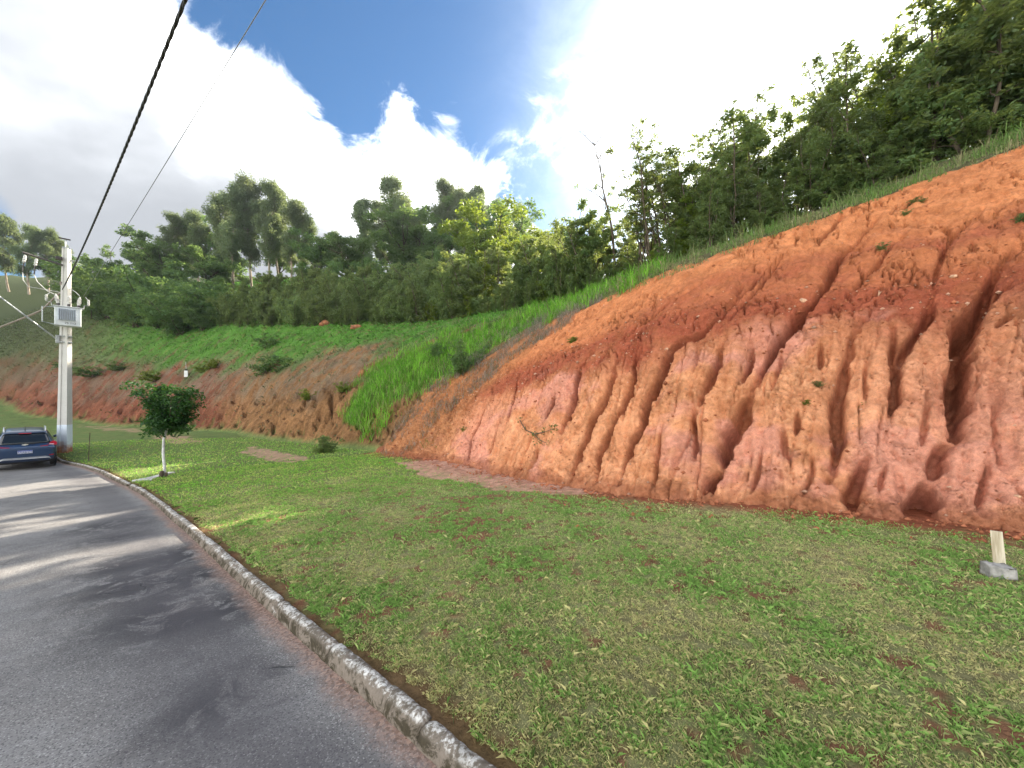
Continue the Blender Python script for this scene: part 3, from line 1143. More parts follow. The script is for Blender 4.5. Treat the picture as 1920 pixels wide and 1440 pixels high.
    pk = np.maximum(pk, 0.8 * np.exp(-(((S - 8.3) / 1.2) ** 2 + ((V - 1.3) / 0.8) ** 2)))
    pk = np.maximum(pk, 0.8 * np.exp(-(((S + 1.6) / 1.1) ** 2 + ((V - 1.4) / 1.1) ** 2)))
    col = lerp(col, pink, (pk * 0.75)[..., None])
    lf = sstep(8.6, 11.0, S + 1.2 * n1 + 0.35 * (V - 2))
    col = lerp(col, tan, (lf * 0.85)[..., None])
    # gully beds turn dark red with the depth carved
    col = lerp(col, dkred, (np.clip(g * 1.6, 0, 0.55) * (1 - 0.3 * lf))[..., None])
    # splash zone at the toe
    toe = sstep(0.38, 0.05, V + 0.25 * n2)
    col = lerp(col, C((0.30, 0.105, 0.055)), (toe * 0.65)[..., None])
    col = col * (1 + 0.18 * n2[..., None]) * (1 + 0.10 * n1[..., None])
    fc = grid_faces(ns, nv)
    kf = keep.ravel()[fc].any(1)
    fc = fc[kf][:, ::-1]
    used = np.zeros(ns * nv, bool)
    used[fc.ravel()] = True
    idx = np.cumsum(used) - 1
    Vv = np.stack([X2, Y2, Z2], -1).reshape(-1, 3)[used]
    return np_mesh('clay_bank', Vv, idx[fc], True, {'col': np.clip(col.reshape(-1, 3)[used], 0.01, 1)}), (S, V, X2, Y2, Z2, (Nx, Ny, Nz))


def clay_material():
    m, t = mat('red_clay')
    at = t.n('ShaderNodeAttribute', attribute_name='col').outputs['Color']
    co = t.n('ShaderNodeTexCoord').outputs['Object']
    n1 = t.noise(co, 11.0, 9, 0.68, 0.3)
    n2 = t.noise(co, 70.0, 5, 0.7)
    vr = t.n('ShaderNodeTexVoronoi', {'Scale': 21.0, 'Vector': t.n('ShaderNodeMixRGB', {0: 0.10, 1: co, 2: t.noise(co, 6.0, 5, 0.65, 0.0, 'Color')}).outputs[0]}, feature='DISTANCE_TO_EDGE').outputs['Distance']
    v = t.math('ADD', t.map(n1, 0.25, 0.75, 0.80, 1.20), t.map(n2, 0.3, 0.7, -0.12, 0.12))
    c = t.mix(1.0, at, t.n('ShaderNodeCombineColor', {0: v, 1: v, 2: v}).outputs[0], 'MULTIPLY')
    pale = t.math('MULTIPLY', t.map(t.noise(co, 34.0, 3, 0.6), 0.68, 0.78), 0.5)
    c = t.mix(pale, c, (0.62, 0.40, 0.27))
    h = t.math('ADD', t.math('ADD', n1, t.math('MULTIPLY', n2, 0.3)), t.math('MULTIPLY', t.math('MULTIPLY', t.map(vr, 0.0, 0.05), 0.16), t.map(t.noise(co, 1.6, 3), 0.45, 0.65)))
    finish(t, c, 0.94, h, 1.0, 0.058, spec=0.12)
    return m


M_CLAY = clay_material()
_bm, BANK = build_bank()
bank = link('clay_bank', _bm, None, M_CLAY)
tag(bank, kind='structure')

# ------------------------------------------------------------------ trees
def tube_arrays(paths, n=6):
    """paths: list of (pts (k,3), radii (k,)) -> verts, quad faces"""
    VS, FS, o = [], [], 0
    ang = np.linspace(0, 2 * np.pi, n, endpoint=False)
    ca, sa = np.cos(ang), np.sin(ang)
    for pts, rad in paths:
        k = len(pts)
        d = np.gradient(pts, axis=0)
        d /= np.maximum(1e-9, np.linalg.norm(d, axis=1))[:, None]
        ref = np.array([0.31, 0.87, 0.38])
        u = np.cross(d, ref)
        u /= np.maximum(1e-9, np.linalg.norm(u, axis=1))[:, None]
        w = np.cross(d, u)
        ring = pts[:, None] + (u[:, None] * ca[None, :, None] + w[:, None] * sa[None, :, None]) * np.asarray(rad)[:, None, None]
        VS.append(ring.reshape(-1, 3))
        i = np.arange(k - 1)[:, None] * n
        j = np.arange(n)[None]
        j2 = (j + 1) % n
        FS.append(np.stack([i + j, i + j2, i + n + j2, i + n + j], -1).reshape(-1, 4) + o)
        o += k * n
    return np.concatenate(VS), np.concatenate(FS)


def leaf_arrays(rng, pos, size, flat=0.0, aspect=0.55, droop=0.0):
    """leaf-sized folded blades at pos; returns verts, quads and a tint per vertex"""
    n = len(pos)
    d = rng.normal(size=(n, 3))
    d[:, 2] = d[:, 2] * (1 - flat) - droop
    d /= np.linalg.norm(d, axis=1)[:, None]
    up = rng.normal(size=(n, 3)) * (1 - flat) + np.array([0, 0, 1.0]) * flat * 2
    w = np.cross(d, up)
    w /= np.maximum(1e-6, np.linalg.norm(w, axis=1))[:, None]
    nn = np.cross(w, d)
    L = size * rng.uniform(0.6, 1.35, n)
    W = L * aspect * rng.uniform(0.8, 1.2, n)
    a = pos
    b = pos + d * (L * 0.45)[:, None] + w * (W * 0.5)[:, None] + nn * (W * 0.12)[:, None]
    c = pos + d * L[:, None] - nn * (L * 0.08)[:, None]
    e = pos + d * (L * 0.5)[:, None] - w * (W * 0.5)[:, None] + nn * (W * 0.12)[:, None]
    V = np.stack([a, b, c, e], 1).reshape(-1, 3)
    Fq = np.arange(n * 4).reshape(-1, 4)
    t = np.repeat(np.clip(rng.normal(0.5, 0.25, n), 0, 1), 4)
    return V, Fq, t


def limb(rng, p, d, length, r0, r1, k=6, wander=0.18, lift=0.0):
    pts = [np.array(p, float)]
    d = np.array(d, float)
    d /= np.linalg.norm(d)
    for i in range(k):
        d = d + rng.normal(0, wander, 3) * 0.5 + np.array([0, 0, lift])
        d /= np.linalg.norm(d)
        pts.append(pts[-1] + d * length / k)
    return np.array(pts), np.linspace(r0, r1, k + 1), d


def make_tree(kind, seed):
    """wood paths and leaf anchors for one kind of tree; returns wood mesh, crown mesh, height"""
    rng = np.random.default_rng(seed)
    paths, anchors = [], []          # anchor: (pos, radius, weight)

    def rand_dir(elev, az=None):
        az = rng.uniform(0, 2 * np.pi) if az is None else az
        return np.array([math.cos(az) * math.cos(elev), math.sin(az) * math.cos(elev), math.sin(elev)])

    if kind == 'eucalyptus':
        H = 20.0
        p, r, d = limb(rng, (0, 0, -0.5), (rng.normal(0, .05), rng.normal(0, .05), 1), H * 0.93, 0.26, 0.04, 14, 0.10, 0.02)
        paths.append((p, r))
        nb = 25
        for i in range(nb):
            f = 0.24 + 0.72 * (i + rng.random()) / nb
            j = f * (len(p) - 1)
            q = p[int(j)] + (p[min(int(j) + 1, len(p) - 1)] - p[int(j)]) * (j % 1)
            ln = rng.uniform(2.6, 4.2) * (0.35 + 0.85 * math.sin(math.pi * min(1, (f - 0.16) / 0.84)))
            bp, br, bd = limb(rng, q, rand_dir(rng.uniform(0.70, 1.25)), ln, 0.10 * (1.2 - f), 0.018, 6, 0.30, 0.06)
            paths.append((bp, br))
            for m in range(rng.integers(3, 6)):
                a = bp[rng.integers(2, 7)]
                tp, tr, td = limb(rng, a, rand_dir(rng.uniform(-0.1, 0.9)), rng.uniform(0.6, 1.5), 0.03, 0.008, 4, 0.4)
                paths.append((tp, tr))
                anchors.append((tp[-1], rng.uniform(0.6, 1.15), 1.0))
            anchors.append((bp[-1], rng.uniform(0.7, 1.2), 1.2))
        for i in range(5):
            anchors.append((p[-1] + rng.normal(0, 0.4, 3), 0.6, 0.8))
        nl, size, asp, droop, flat = 21000, 0.36, 0.40, 0.45, 0.0
    elif kind == 'broadleaf':
        H = 11.0
        p, r, d = limb(rng, (0, 0, -0.5), (rng.normal(0, .08), rng.normal(0, .08), 1), H * 0.55, 0.20, 0.10, 7, 0.16)
        paths.append((p, r))
        for i in range(13):
            q = p[rng.integers(2, len(p))]
            bp, br, bd = limb(rng, q, rand_dir(rng.uniform(0.25, 1.25), i * 2.4 + rng.normal(0, .3)), rng.uniform(2.6, 4.6), 0.09, 0.02, 6, 0.3, 0.05)
            paths.append((bp, br))
            for m in range(6):
                a = bp[rng.integers(2, 7)]
                tp, tr, td = limb(rng, a, rand_dir(rng.uniform(-0.2, 1.2)), rng.uniform(0.7, 1.7), 0.03, 0.008, 4, 0.4)
                paths.append((tp, tr))
                anchors.append((tp[-1], rng.uniform(0.45, 0.9), 1.0))
        nl, size, asp, droop, flat = 13000, 0.28, 0.5, 0.1, 0.25
    elif kind == 'slender':
        H = 5.2
        ns = rng.integers(2, 4)
        for k in range(ns):
            p, r, d = limb(rng, (rng.normal(0, .12), rng.normal(0, .12), -0.3), (rng.normal(0, .12), rng.normal(0, .12), 1), H * rng.uniform(0.8, 0.98), 0.045, 0.010, 9, 0.16, 0.03)
            paths.append((p, r))
            nb = 15
            for i in range(nb):
                f = 0.07 + 0.88 * (i + rng.random()) / nb
                q = p[int(f * (len(p) - 1))]
                bp, br, bd = limb(rng, q, rand_dir(rng.uniform(0.1, 0.9)), rng.uniform(0.6, 1.35) * (1.1 - 0.5 * f), 0.016, 0.004, 5, 0.35, 0.04)
                paths.append((bp, br))
                for m in (2, 3, 4, 5):
                    anchors.append((bp[m] + rng.normal(0, 0.05, 3), rng.uniform(0.12, 0.26), 1.0))
        nl, size, asp, droop, flat = 6400, 0.13, 0.5, 0.15, 0.35
    elif kind == 'airy':
        H = 7.6
        for k in range(4):
            p, r, d = limb(rng, (rng.normal(0, .1), rng.normal(0, .1), -0.3), (rng.normal(0, .16), rng.normal(0, .16), 1), H * rng.uniform(0.82, 1.0), 0.055, 0.008, 10, 0.15, 0.03)
            paths.append((p, r))
            for i in range(13):
                f = 0.30 + 0.68 * (i + rng.random()) / 13
                q = p[int(f * (len(p) - 1))]
                bp, br, bd = limb(rng, q, rand_dir(rng.uniform(0.3, 1.1)), rng.uniform(0.8, 1.7) * (1.15 - 0.6 * f), 0.016, 0.004, 6, 0.3, 0.05)
                paths.append((bp, br))
                for m in (2, 4, 5, 6):
                    tp, tr, td = limb(rng, bp[m], rand_dir(rng.uniform(0.0, 1.0)), rng.uniform(0.2, 0.5), 0.006, 0.002, 3, 0.4)
                    paths.append((tp, tr))
                    if rng.random() < 0.75:
                        anchors.append((tp[-1], rng.uniform(0.08, 0.17), 1.0))
        nl, size, asp, droop, flat = 3800, 0.12, 0.45, 0.2, 0.3
    elif kind == 'bare':
        H = 7.4
        p, r, d = limb(rng, (0, 0, -0.3), (-0.05, 0, 1), H, 0.07, 0.006, 12, 0.10, 0.02)
        paths.append((p, r))
        for i in range(11):
            f = 0.42 + 0.52 * i / 11
            bp, br, bd = limb(rng, p[int(f * 12)], rand_dir(rng.uniform(0.6, 1.1)), rng.uniform(0.9, 2.0) * (1.2 - 0.6 * f), 0.022, 0.004, 6, 0.22, 0.06)
            paths.append((bp, br))
            for m in (2, 3, 5):
                tp, tr, td = limb(rng, bp[m], rand_dir(rng.uniform(0.5, 1.2)), rng.uniform(0.3, 0.9), 0.008, 0.002, 4, 0.3, 0.05)
                paths.append((tp, tr))
                if i < 4 and m == 5:
                    anchors.append((tp[-1], 0.12, 1.0))
        nl, size, asp, droop, flat = 160, 0.10, 0.45, 0.2, 0.3
    elif kind == 'young':
        H = 2.75
        p, r, d = limb(rng, (0, 0, -0.05), (0.02, 0, 1), 1.38, 0.035, 0.028, 6, 0.05)
        trunk_top = p[-1]
        for i in range(24):
            el = rng.uniform(0.15, 1.45)
            bp, br, bd = limb(rng, trunk_top - np.array([0, 0, rng.uniform(0, .22)]), rand_dir(el, i * 2.4), rng.uniform(0.34, 0.52) * (1.0 if el < 0.8 else 2.1), 0.014, 0.004, 5, 0.22, 0.05)
            paths.append((bp, br))
            for m in (1, 2, 3, 4, 5):
                for _ in range(3):
                    anchors.append((bp[m] + rng.normal(0, 0.09, 3), rng.uniform(0.08, 0.15), 1.0))
        nl, size, asp, droop, flat = 9000, 0.08, 0.5, 0.1, 0.3
    elif kind == 'shrub':
        H = 1.4
        for k in range(9):
            bp, br, bd = limb(rng, (rng.normal(0, .06), rng.normal(0, .06), -0.1), rand_dir(rng.uniform(0.55, 1.4)), rng.uniform(0.7, 1.35), 0.016, 0.004, 6, 0.25, 0.03)
            paths.append((bp, br))
            for m in (2, 3, 4, 5, 6):
                anchors.append((bp[m] + rng.normal(0, 0.07, 3), rng.uniform(0.10, 0.2), 1.0))
                anchors.append((bp[m] + rng.normal(0, 0.14, 3), rng.uniform(0.08, 0.16), 0.7))
        nl, size, asp, droop, flat = 1900, 0.11, 0.5, 0.1, 0.3
    else:  # 'bush': dense rounded understorey
        H = 4.2
        for k in range(12):
            bp, br, bd = limb(rng, (rng.normal(0, .25), rng.normal(0, .25), -0.2), rand_dir(rng.uniform(0.5, 1.45)), rng.uniform(2.0, 3.8), 0.04, 0.010, 7, 0.25, 0.03)
            paths.append((bp, br))
            for m in (2, 3, 4, 5, 6, 7):
                anchors.append((bp[m] + rng.normal(0, 0.2, 3), rng.uniform(0.3, 0.55), 1.0))
                anchors.append((bp[m] + rng.normal(0, 0.4, 3), rng.uniform(0.25, 0.5), 0.7))
        nl, size, asp, droop, flat = 6500, 0.20, 0.5, 0.1, 0.3
    A = np.array([a[0] for a in anchors])
    rad = np.array([a[1] for a in anchors])
    wt = np.array([a[2] * a[1] ** 1.6 for a in anchors])
    pick = rng.choice(len(A), nl, p=wt / wt.sum())
    off = rng.normal(size=(nl, 3))
    off /= np.linalg.norm(off, axis=1)[:, None]
    off *= (rng.random(nl) ** 0.45)[:, None]
    pos = A[pick] + off * rad[pick][:, None] * np.array([1, 1, 1.15 if kind == 'eucalyptus' else 0.72])
    V, Fq, tint = leaf_arrays(rng, pos, size, flat, asp, droop)
    # clumps differ in tone
    ct = rng.normal(0, 0.22, len(A))[pick]
    tint = np.clip(tint + np.repeat(ct, 4), 0, 1)
    crown = np_mesh('crown_' + kind, V, Fq, False, {'tint': tint})
    if kind == 'young':
        tv, tf = tube_arrays(paths, 5)
    else:
        tv, tf = tube_arrays(paths, 6 if kind in ('eucalyptus', 'broadleaf') else 5)
    wood = np_mesh('trunk_' + kind, tv, tf, True)
    top = max(V[:, 2].max(), tv[:, 2].max())
    return wood, crown, top, (paths, trunk_top if kind == 'young' else None)


def bark(name, a, b, scale=6.0):
    m, t = mat(name)
    co = t.n('ShaderNodeTexCoord').outputs['Object']
    mp = t.n('ShaderNodeMapping', {'Vector': co, 'Scale': (scale, scale, scale * 0.25)}).outputs[0]
    n1 = t.noise(mp, 1.0, 7, 0.65)
    finish(t, t.mix(t.map(n1, 0.35, 0.68), a, b), 0.9, n1, 0.5, 0.03, spec=0.15)
    return m


M_BARK_PALE = bark('pale_peeling_bark', (0.17, 0.125, 0.09), (0.42, 0.37, 0.30), 3.0)
M_BARK_DARK = bark('grey_brown_bark', (0.055, 0.042, 0.030), (0.16, 0.125, 0.09), 14.0)
M_LEAF_EUC = leaf_mat('eucalyptus_leaves', (0.050, 0.088, 0.050), (0.150, 0.205, 0.105), (0.36, 0.42, 0.13), 0.46)
M_LEAF_BROAD = leaf_mat('broad_leaves', (0.036, 0.088, 0.034), (0.110, 0.185, 0.064), (0.32, 0.45, 0.09), 0.46)
M_LEAF_LIME = leaf_mat('yellow_green_leaves', (0.070, 0.120, 0.016), (0.150, 0.210, 0.030), (0.40, 0.46, 0.04), 0.48)
M_LEAF_SLIM = leaf_mat('thicket_leaves', (0.050, 0.100, 0.040), (0.155, 0.225, 0.078), (0.44, 0.48, 0.10), 0.48)
M_LEAF_YOUNG = leaf_mat('dark_glossy_leaves', (0.012, 0.042, 0.010), (0.038, 0.095, 0.018), (0.10, 0.24, 0.02), 0.30)

PROTO = {}
for kind, seeds in (('eucalyptus', (11, 12, 13)), ('broadleaf', (21, 22, 23)), ('slender', (31, 32, 33, 34, 35)), ('airy', (41, 42, 43)), ('bare', (51,)),
                    ('shrub', (61, 62)), ('bush', (71, 72, 73))):
    PROTO[kind] = [make_tree(kind, s)[:3] for s in seeds]
_var = {}
# openings in the canopy that let the sun down to the lawn and the road: points that stand in the sun
SUNNY = [np.append(ray_ground(px, py, KERB_H if px > 250 else 0.0), [0.0]) for px, py in
         ((530, 963), (575, 957), (635, 962), (10, 1082), (5, 990), (60, 986), (10, 915), (70, 912), (300, 876), (380, 872))]
for q in SUNNY:
    q[2] = float(G(q[0:1], q[1:2])[0])


def sun_limit(x, y, z, h, r):
    """height a tree may have here without shading the sunny spots"""
    sx, sy, sz = SDIR
    hz = math.hypot(sx, sy)
    for q in SUNNY:
        k = ((x - q[0]) * sx + (y - q[1]) * sy) / hz
        if k < 2:
            continue
        off = abs((x - q[0]) * sy - (y - q[1]) * sx) / hz
        if off < r:
            h = min(h, q[2] + k * sz / hz - z - 0.15)
    return h



def plant(name, kind, x, y, h, label, cat='tree', group=None, leaf=None, woodm=None, rot=None, z=None, squash=1.0, var=None):
    """one tree or shrub of height h with its trunk and crown"""
    i = _var.get(kind, 0) if var is None else var
    _var[kind] = i + 1
    wood, crown, top = PROTO[kind][i % len(PROTO[kind])]
    zz = float(terrain(np.array([x]), np.array([y]))[0]) if z is None else z
    if kind in ('slender', 'broadleaf', 'eucalyptus', 'bush'):
        h2 = sun_limit(x, y, zz, h, {'slender': 1.35, 'bush': 1.6, 'broadleaf': 2.6, 'eucalyptus': 2.2}[kind])
        h = max(h2, h * 0.42)
    k = h / top
    rz = (i * 2.399 + x * 0.7 + y * 1.3) % 6.283 if rot is None else rot
    root = empty(name, (x, y, zz - 0.03), rz, (k * squash, k * squash, k))
    tag(root, label, cat, group)
    for nm, me, mt, cl in (('trunk' if kind not in ('shrub', 'bush') else 'stem', wood, woodm, 0), ('crown' if kind not in ('shrub', 'bush') else 'foliage', crown, leaf, 1)):
        o = bpy.data.objects.new(nm, me)
        COL.objects.link(o)
        o.parent = root
        if not me.materials:
            me.materials.append(mt)
        elif me.materials[0] != mt:
            o.material_slots[0].link = 'OBJECT'
            o.material_slots[0].material = mt
    return root


def plant_px(name, kind, px, pytop, d, label, **kw):
    """plant so that the tip is seen at (px, pytop) from d metres"""
    x, y = (px - 960) / F * d, d
    zb = float(terrain(np.array([x]), np.array([y]))[0])
    h = CAMZ + (HZ - pytop) / F * d - zb
    return plant(name, kind, x, y, max(h, 0.4), label, z=zb, **kw)


EU = dict(leaf=M_LEAF_EUC, woodm=M_BARK_PALE)
BL = dict(leaf=M_LEAF_BROAD, woodm=M_BARK_DARK)
LM = dict(leaf=M_LEAF_LIME, woodm=M_BARK_DARK)
SL = dict(leaf=M_LEAF_SLIM, woodm=M_BARK_DARK)
WOOD = 'trees of the wood on the hill'
# tall eucalyptus and forest trees behind
for px, py, d, sq, lab in (
        (438, 332, 66, 0.95, 'leftmost of the four tall eucalyptus trees standing together, dark narrow crown'),
        (472, 328, 68, 1.0, 'tallest eucalyptus of the tight group of four, plume crown'),
        (508, 343, 66, 0.95, 'third eucalyptus from the left in the tight tall group'),
        (548, 366, 64, 1.05, 'rightmost and lowest eucalyptus of the tight tall group'),
        (372, 390, 74, 1.15, 'eucalyptus with rounded spreading crown left of the tall group'),
        (318, 400, 74, 1.15, 'grey green eucalyptus above the dark bushes, left of the rounded one'),
        (680, 368, 66, 1.0, 'pointed slender grey green eucalyptus standing alone in mid wood'),
        (742, 322, 72, 1.0, 'thin tall eucalyptus with a small tufted top above mid wood'),
        (775, 372, 70, 1.1, 'eucalyptus just right of the thin tufted one'),
        (838, 325, 70, 1.0, 'left tall eucalyptus of the pair with leaning plume crown'),
        (868, 342, 68, 1.0, 'second eucalyptus of the leaning pair, slightly lower'),
        (908, 335, 66, 1.0, 'dark eucalyptus with a domed tip right of the leaning pair'),
        (940, 366, 64, 1.0, 'shorter eucalyptus directly behind the yellow green tree'),
        (978, 372, 62, 0.9, 'wispy pale eucalyptus at the right end of the wood'),
        (18, 405, 88, 1.1, 'eucalyptus of the sunlit far left grove, at the frame edge'),
        (55, 415, 86, 1.1, 'second eucalyptus from the left in the sunlit far grove'),
        (92, 425, 88, 1.1, 'third eucalyptus in the sunlit far grove, beside the pole top'),
        (-20, 420, 88, 1.1, 'eucalyptus of the far left grove half cut by the frame'),
        (120, 448, 90, 1.0, 'low eucalyptus of the far grove just left of the pole'),
        (415, 352, 70, 1.1, 'eucalyptus half hidden at the left flank of the tight tall group'),
        (525, 352, 72, 1.1, 'eucalyptus behind the gap in the tight tall group'),
        (570, 400, 70, 1.1, 'low eucalyptus on the right flank of the tight tall group'),
        (715, 372, 76, 1.1, 'eucalyptus between the pointed one and the thin tufted one'),
        (885, 350, 74, 1.1, 'eucalyptus behind the gap of the leaning pair'),
        (345, 408, 80, 1.2, 'eucalyptus between the rounded one and the grey green one'),
        (620, 430, 78, 1.2, 'distant eucalyptus showing between the tall group and the slender one')):
    plant_px('eucalyptus_tree', 'eucalyptus', px, py, d, lab, group=WOOD, squash=sq * 0.92, **EU)
for px, py, d, sq, kw, lab in (
        (925, 402, 46, 1.25, LM, 'broad yellow green tree standing out against the dark wood'),
        (600, 425, 62, 1.2, BL, 'mid green tree right of the tall eucalyptus group'),
        (800, 395, 58, 1.25, BL, 'wide green tree under the leaning eucalyptus pair'),
        (735, 405, 56, 1.2, BL, 'dense green tree below the thin tufted eucalyptus'),
        (700, 480, 50, 1.1, BL, 'small dark tree behind the thicket, mid wood'),
        (830, 455, 48, 1.2, BL, 'dark bushy tree left of the yellow green one'),
        (650, 445, 58, 1.1, BL, 'dark tree at the foot of the pointed eucalyptus'),
        (262, 440, 78, 1.1, BL, 'dark rounded tree right of the utility pole, skyline'),
        (208, 455, 76, 1.05, BL, 'dark dense tree nearest the utility pole on the skyline'),
        (285, 455, 72, 1.2, BL, 'dark tree below the grey green eucalyptus'),
        (395, 470, 62, 1.2, BL, 'dark tree under the rounded eucalyptus'),
        (335, 480, 64, 1.2, BL, 'dark tree over the bushes left of the tall group'),
        (575, 500, 58, 1.0, BL, 'dark tree beneath the lowest eucalyptus of the tall group'),
        (500, 535, 57, 0.9, BL, 'dark tree between the pale trunks of the tall group'),
        (660, 425, 70, 1.2, BL, 'tree filling the skyline left of the pointed eucalyptus'),
        (810, 372, 72, 1.2, BL, 'tree filling the skyline between the thin eucalyptus and the leaning pair'),
        (430, 410, 78, 1.3, BL, 'dark tree low behind the tall eucalyptus group'),
        (520, 415, 78, 1.3, BL, 'dark tree low behind the right half of the tall group'),
        (960, 400, 60, 1.1, BL, 'dark tree behind the right side of the yellow green tree'),
        (1020, 420, 48, 1.1, BL, 'green tree at the low point of the skyline'),
        (880, 440, 44, 1.1, LM, 'light green sapling tree left below the yellow green tree'),
        (985, 430, 42, 1.1, LM, 'pale green tree at the right end of the wood, sunlit top'),
        (1035, 405, 36, 1.0, LM, 'sunlit yellowish tree where the wood meets the bank thicket')):
    plant_px('forest_tree', 'broadleaf', px, py, d, lab, group=WOOD, squash=sq, **kw)
# dark understorey on the left
_sp = [(188, 490, 68), (222, 490, 64), (205, 525, 64), (235, 505, 62), (265, 530, 58), (300, 510, 60), (330, 525, 56), (360, 540, 52), (395, 520, 54), (225, 548, 62), (178, 540, 70),
       (440, 540, 54), (520, 548, 52), (590, 525, 52), (640, 500, 50), (680, 520, 46), (760, 490, 46), (300, 552, 55), (340, 560, 51), (385, 565, 50), (245, 560, 60), (820, 495, 42), (880, 480, 40)]
_pos = ['nearest the pole', 'second from the pole', 'low, under the dark skyline trees', 'third from the pole', 'left of the cleared grass corner', 'above the cleared grass corner',
        'over the grass corner, middle', 'left of the thicket row', 'behind the left end of the thicket', 'low at the grass edge near the pole', 'half hidden by the pole',
        'left of the pale trunks', 'between the pale trunks', 'right of the pale trunks', 'below the mid wood', 'behind the middle of the thicket', 'below the wide green tree',
        'at the grass edge, left corner', 'at the grass edge, nearest the dark notch', 'at the grass edge beside the thicket', 'at the grass edge under the skyline trees',
        'behind the sunlit thicket', 'below the yellow green tree']
for (px, py, d), w in zip(_sp, _pos):
    plant_px('forest_bush', 'bush', px, py, d, 'dark green rounded bush of the wood, ' + w, cat='bush', group='bushes at the edge of the wood', squash=1.15, leaf=M_LEAF_BROAD, woodm=M_BARK_DARK)

# thicket of slender trees planted in rows along the top of the slope
_line = np.array([P3(*p)[:2] for p in ((415, 603, 51), (500, 604, 46), (600, 605, 42), (720, 603, 38), (830, 600, 33), (1000, 573, 26), (1110, 545, 23), (1240, 503, 20), (1340, 468, 18),
                                       (1480, 415, 16.5), (1640, 357, 14.8), (1800, 293, 13.2), (1915, 243, 12.2))])
_line = np.concatenate([_line, [[18.5, 10.4], [21, 8.6]]])
_row = resample(_line, 0.5)
_tg = np.gradient(_row, axis=0)
_tg /= np.linalg.norm(_tg, axis=1)[:, None]
_nr = np.stack([_tg[:, 1], -_tg[:, 0]], -1)
_nr *= np.sign((_nr * _row).sum(1))[:, None]
for _ in range(40):
    _nr[1:-1] = 0.25 * _nr[:-2] + 0.5 * _nr[1:-1] + 0.25 * _nr[2:]
_rng2 = np.random.default_rng(5)
SECT = [(700, 'slender leafy tree in the shaded thicket row under the tall eucalyptus', 'thicket below the wood'),
        (1010, 'slender leafy tree in the thicket row above the middle grass slope', 'thicket above the middle slope'),
        (1400, 'slender leafy tree in the thicket above the tall grass of the spur', 'thicket above the spur'),
        (9999, 'slender leafy tree in the thicket along the top of the clay bank', 'thicket above the clay bank')]
n_thick = 0
for row, (off, step, hh) in enumerate(((-0.7, 0.9, 2.3), (0.1, 1.0, 4.3), (1.3, 1.25, 5.0), (2.8, 1.6, 5.4), (4.8, 2.1, 5.7))):
    i = int(_rng2.uniform(0, 2))
    while i < len(_row):
        p = _row[i] + _nr[i] * (off + _rng2.normal(0, 0.25)) + _tg[i] * _rng2.normal(0, 0.2)
        px = 960 + F * p[0] / max(p[1], 1)
        if px > 1080 and row < 3:
            p = p - _nr[i] * (1.2, 1.2, 0.9)[row]
        h = hh * _rng2.uniform(0.66, 1.22) * np.interp(px, [420, 700, 1000, 1300, 1600, 2000], [0.80, 0.86, 1.0, 0.95, 1.0, 1.12])
        lab, grp = [(l, g) for q, l, g in SECT if px < q][0]
        lab = lab.replace('slender leafy tree', ('short slender sapling', 'front row slender tree', 'second row slender tree', 'third row slender tree', 'back row slender tree')[row])
        grp = grp + ', ' + ('low fringe', 'front row', 'second row', 'third row', 'back row')[row]
        if px < 2080 and p[1] > 6 and not (px > 1430 and row >= 2 and _rng2.random() < 0.45):
            lf = M_LEAF_LIME if (_rng2.random() < 0.10 and px > 760) else M_LEAF_SLIM
            if px < 1000 and row in (1, 2) and _rng2.random() < 0.45:
                plant('thicket_bush', 'bush', float(p[0]), float(p[1]), float(h * _rng2.uniform(0.75, 1.0)), 'rounded leafy bush in the thicket, ' + ('front row' if row == 1 else 'second row') + (' under the tall eucalyptus' if px < 700 else ' above the middle slope'),
                      cat='bush', group=grp + ', bushes', leaf=M_LEAF_SLIM, woodm=M_BARK_DARK, squash=_rng2.uniform(0.6, 0.85))
                i += max(1, int(round(step * 2 * _rng2.uniform(1.0, 1.5))))
                continue
            plant('slender_tree', 'slender', float(p[0]), float(p[1]), float(h), lab, group=grp, leaf=lf, woodm=M_BARK_DARK, squash=_rng2.uniform(0.95, 1.3))
            n_thick += 1
        i += max(1, int(round(step * 2 * _rng2.uniform(0.8, 1.2))))
print('thicket trees', n_thick)
# airy taller trees above the bank
for px, py, d, lab in ((1200, 300, 20.2, 'lower airy tree nearest right of the bare one'), (1218, 268, 19.9, 'airy tree half hidden between the two fine twigged ones'), (1240, 238, 19.7, 'airy thin tree with fine twigs, second right of the bare one'),
                       (1290, 262, 19.3, 'airy thin tree between the fine twigged and the feathery one'), (1362, 214, 22, 'feathery tree with dense tip above the bank skyline'),
                       (1265, 290, 19.0, 'lower airy tree in front of the fine twigged ones'), (1390, 232, 22.5, 'airy tree just right of the feathery one'), (1440, 275, 20.5, 'airy tree at the left rim of the sun gap'),
                       (1330, 250, 23, 'airy tree just left of the feathery one'), (1410, 268, 21, 'airy tree left of the sun gap'), (1535, 225, 18.5, 'airy tree just right of the sun gap'),
                       (1585, 120, 18.5, 'tall airy tree whose sprays reach out right of the sun gap'), (1640, 62, 18, 'tall airy tree with pointed tip, upper right skyline'),
                       (1690, 85, 17.5, 'airy tree right of the pointed one, upper right skyline'), (1745, 60, 17, 'tall leafy airy tree, upper right, third of the skyline'),
                       (1800, 15, 16.5, 'tall leafy tree near the upper right corner'), (1860, -10, 16, 'tallest leafy tree at the upper right corner'),
                       (1915, -30, 15.5, 'leafy tree cut by the right edge of the frame, upper corner')):
    plant_px('airy_tree', 'airy', px, py, d, lab, group='airy trees on the bank skyline', leaf=M_LEAF_SLIM, woodm=M_BARK_DARK, squash=1.35)
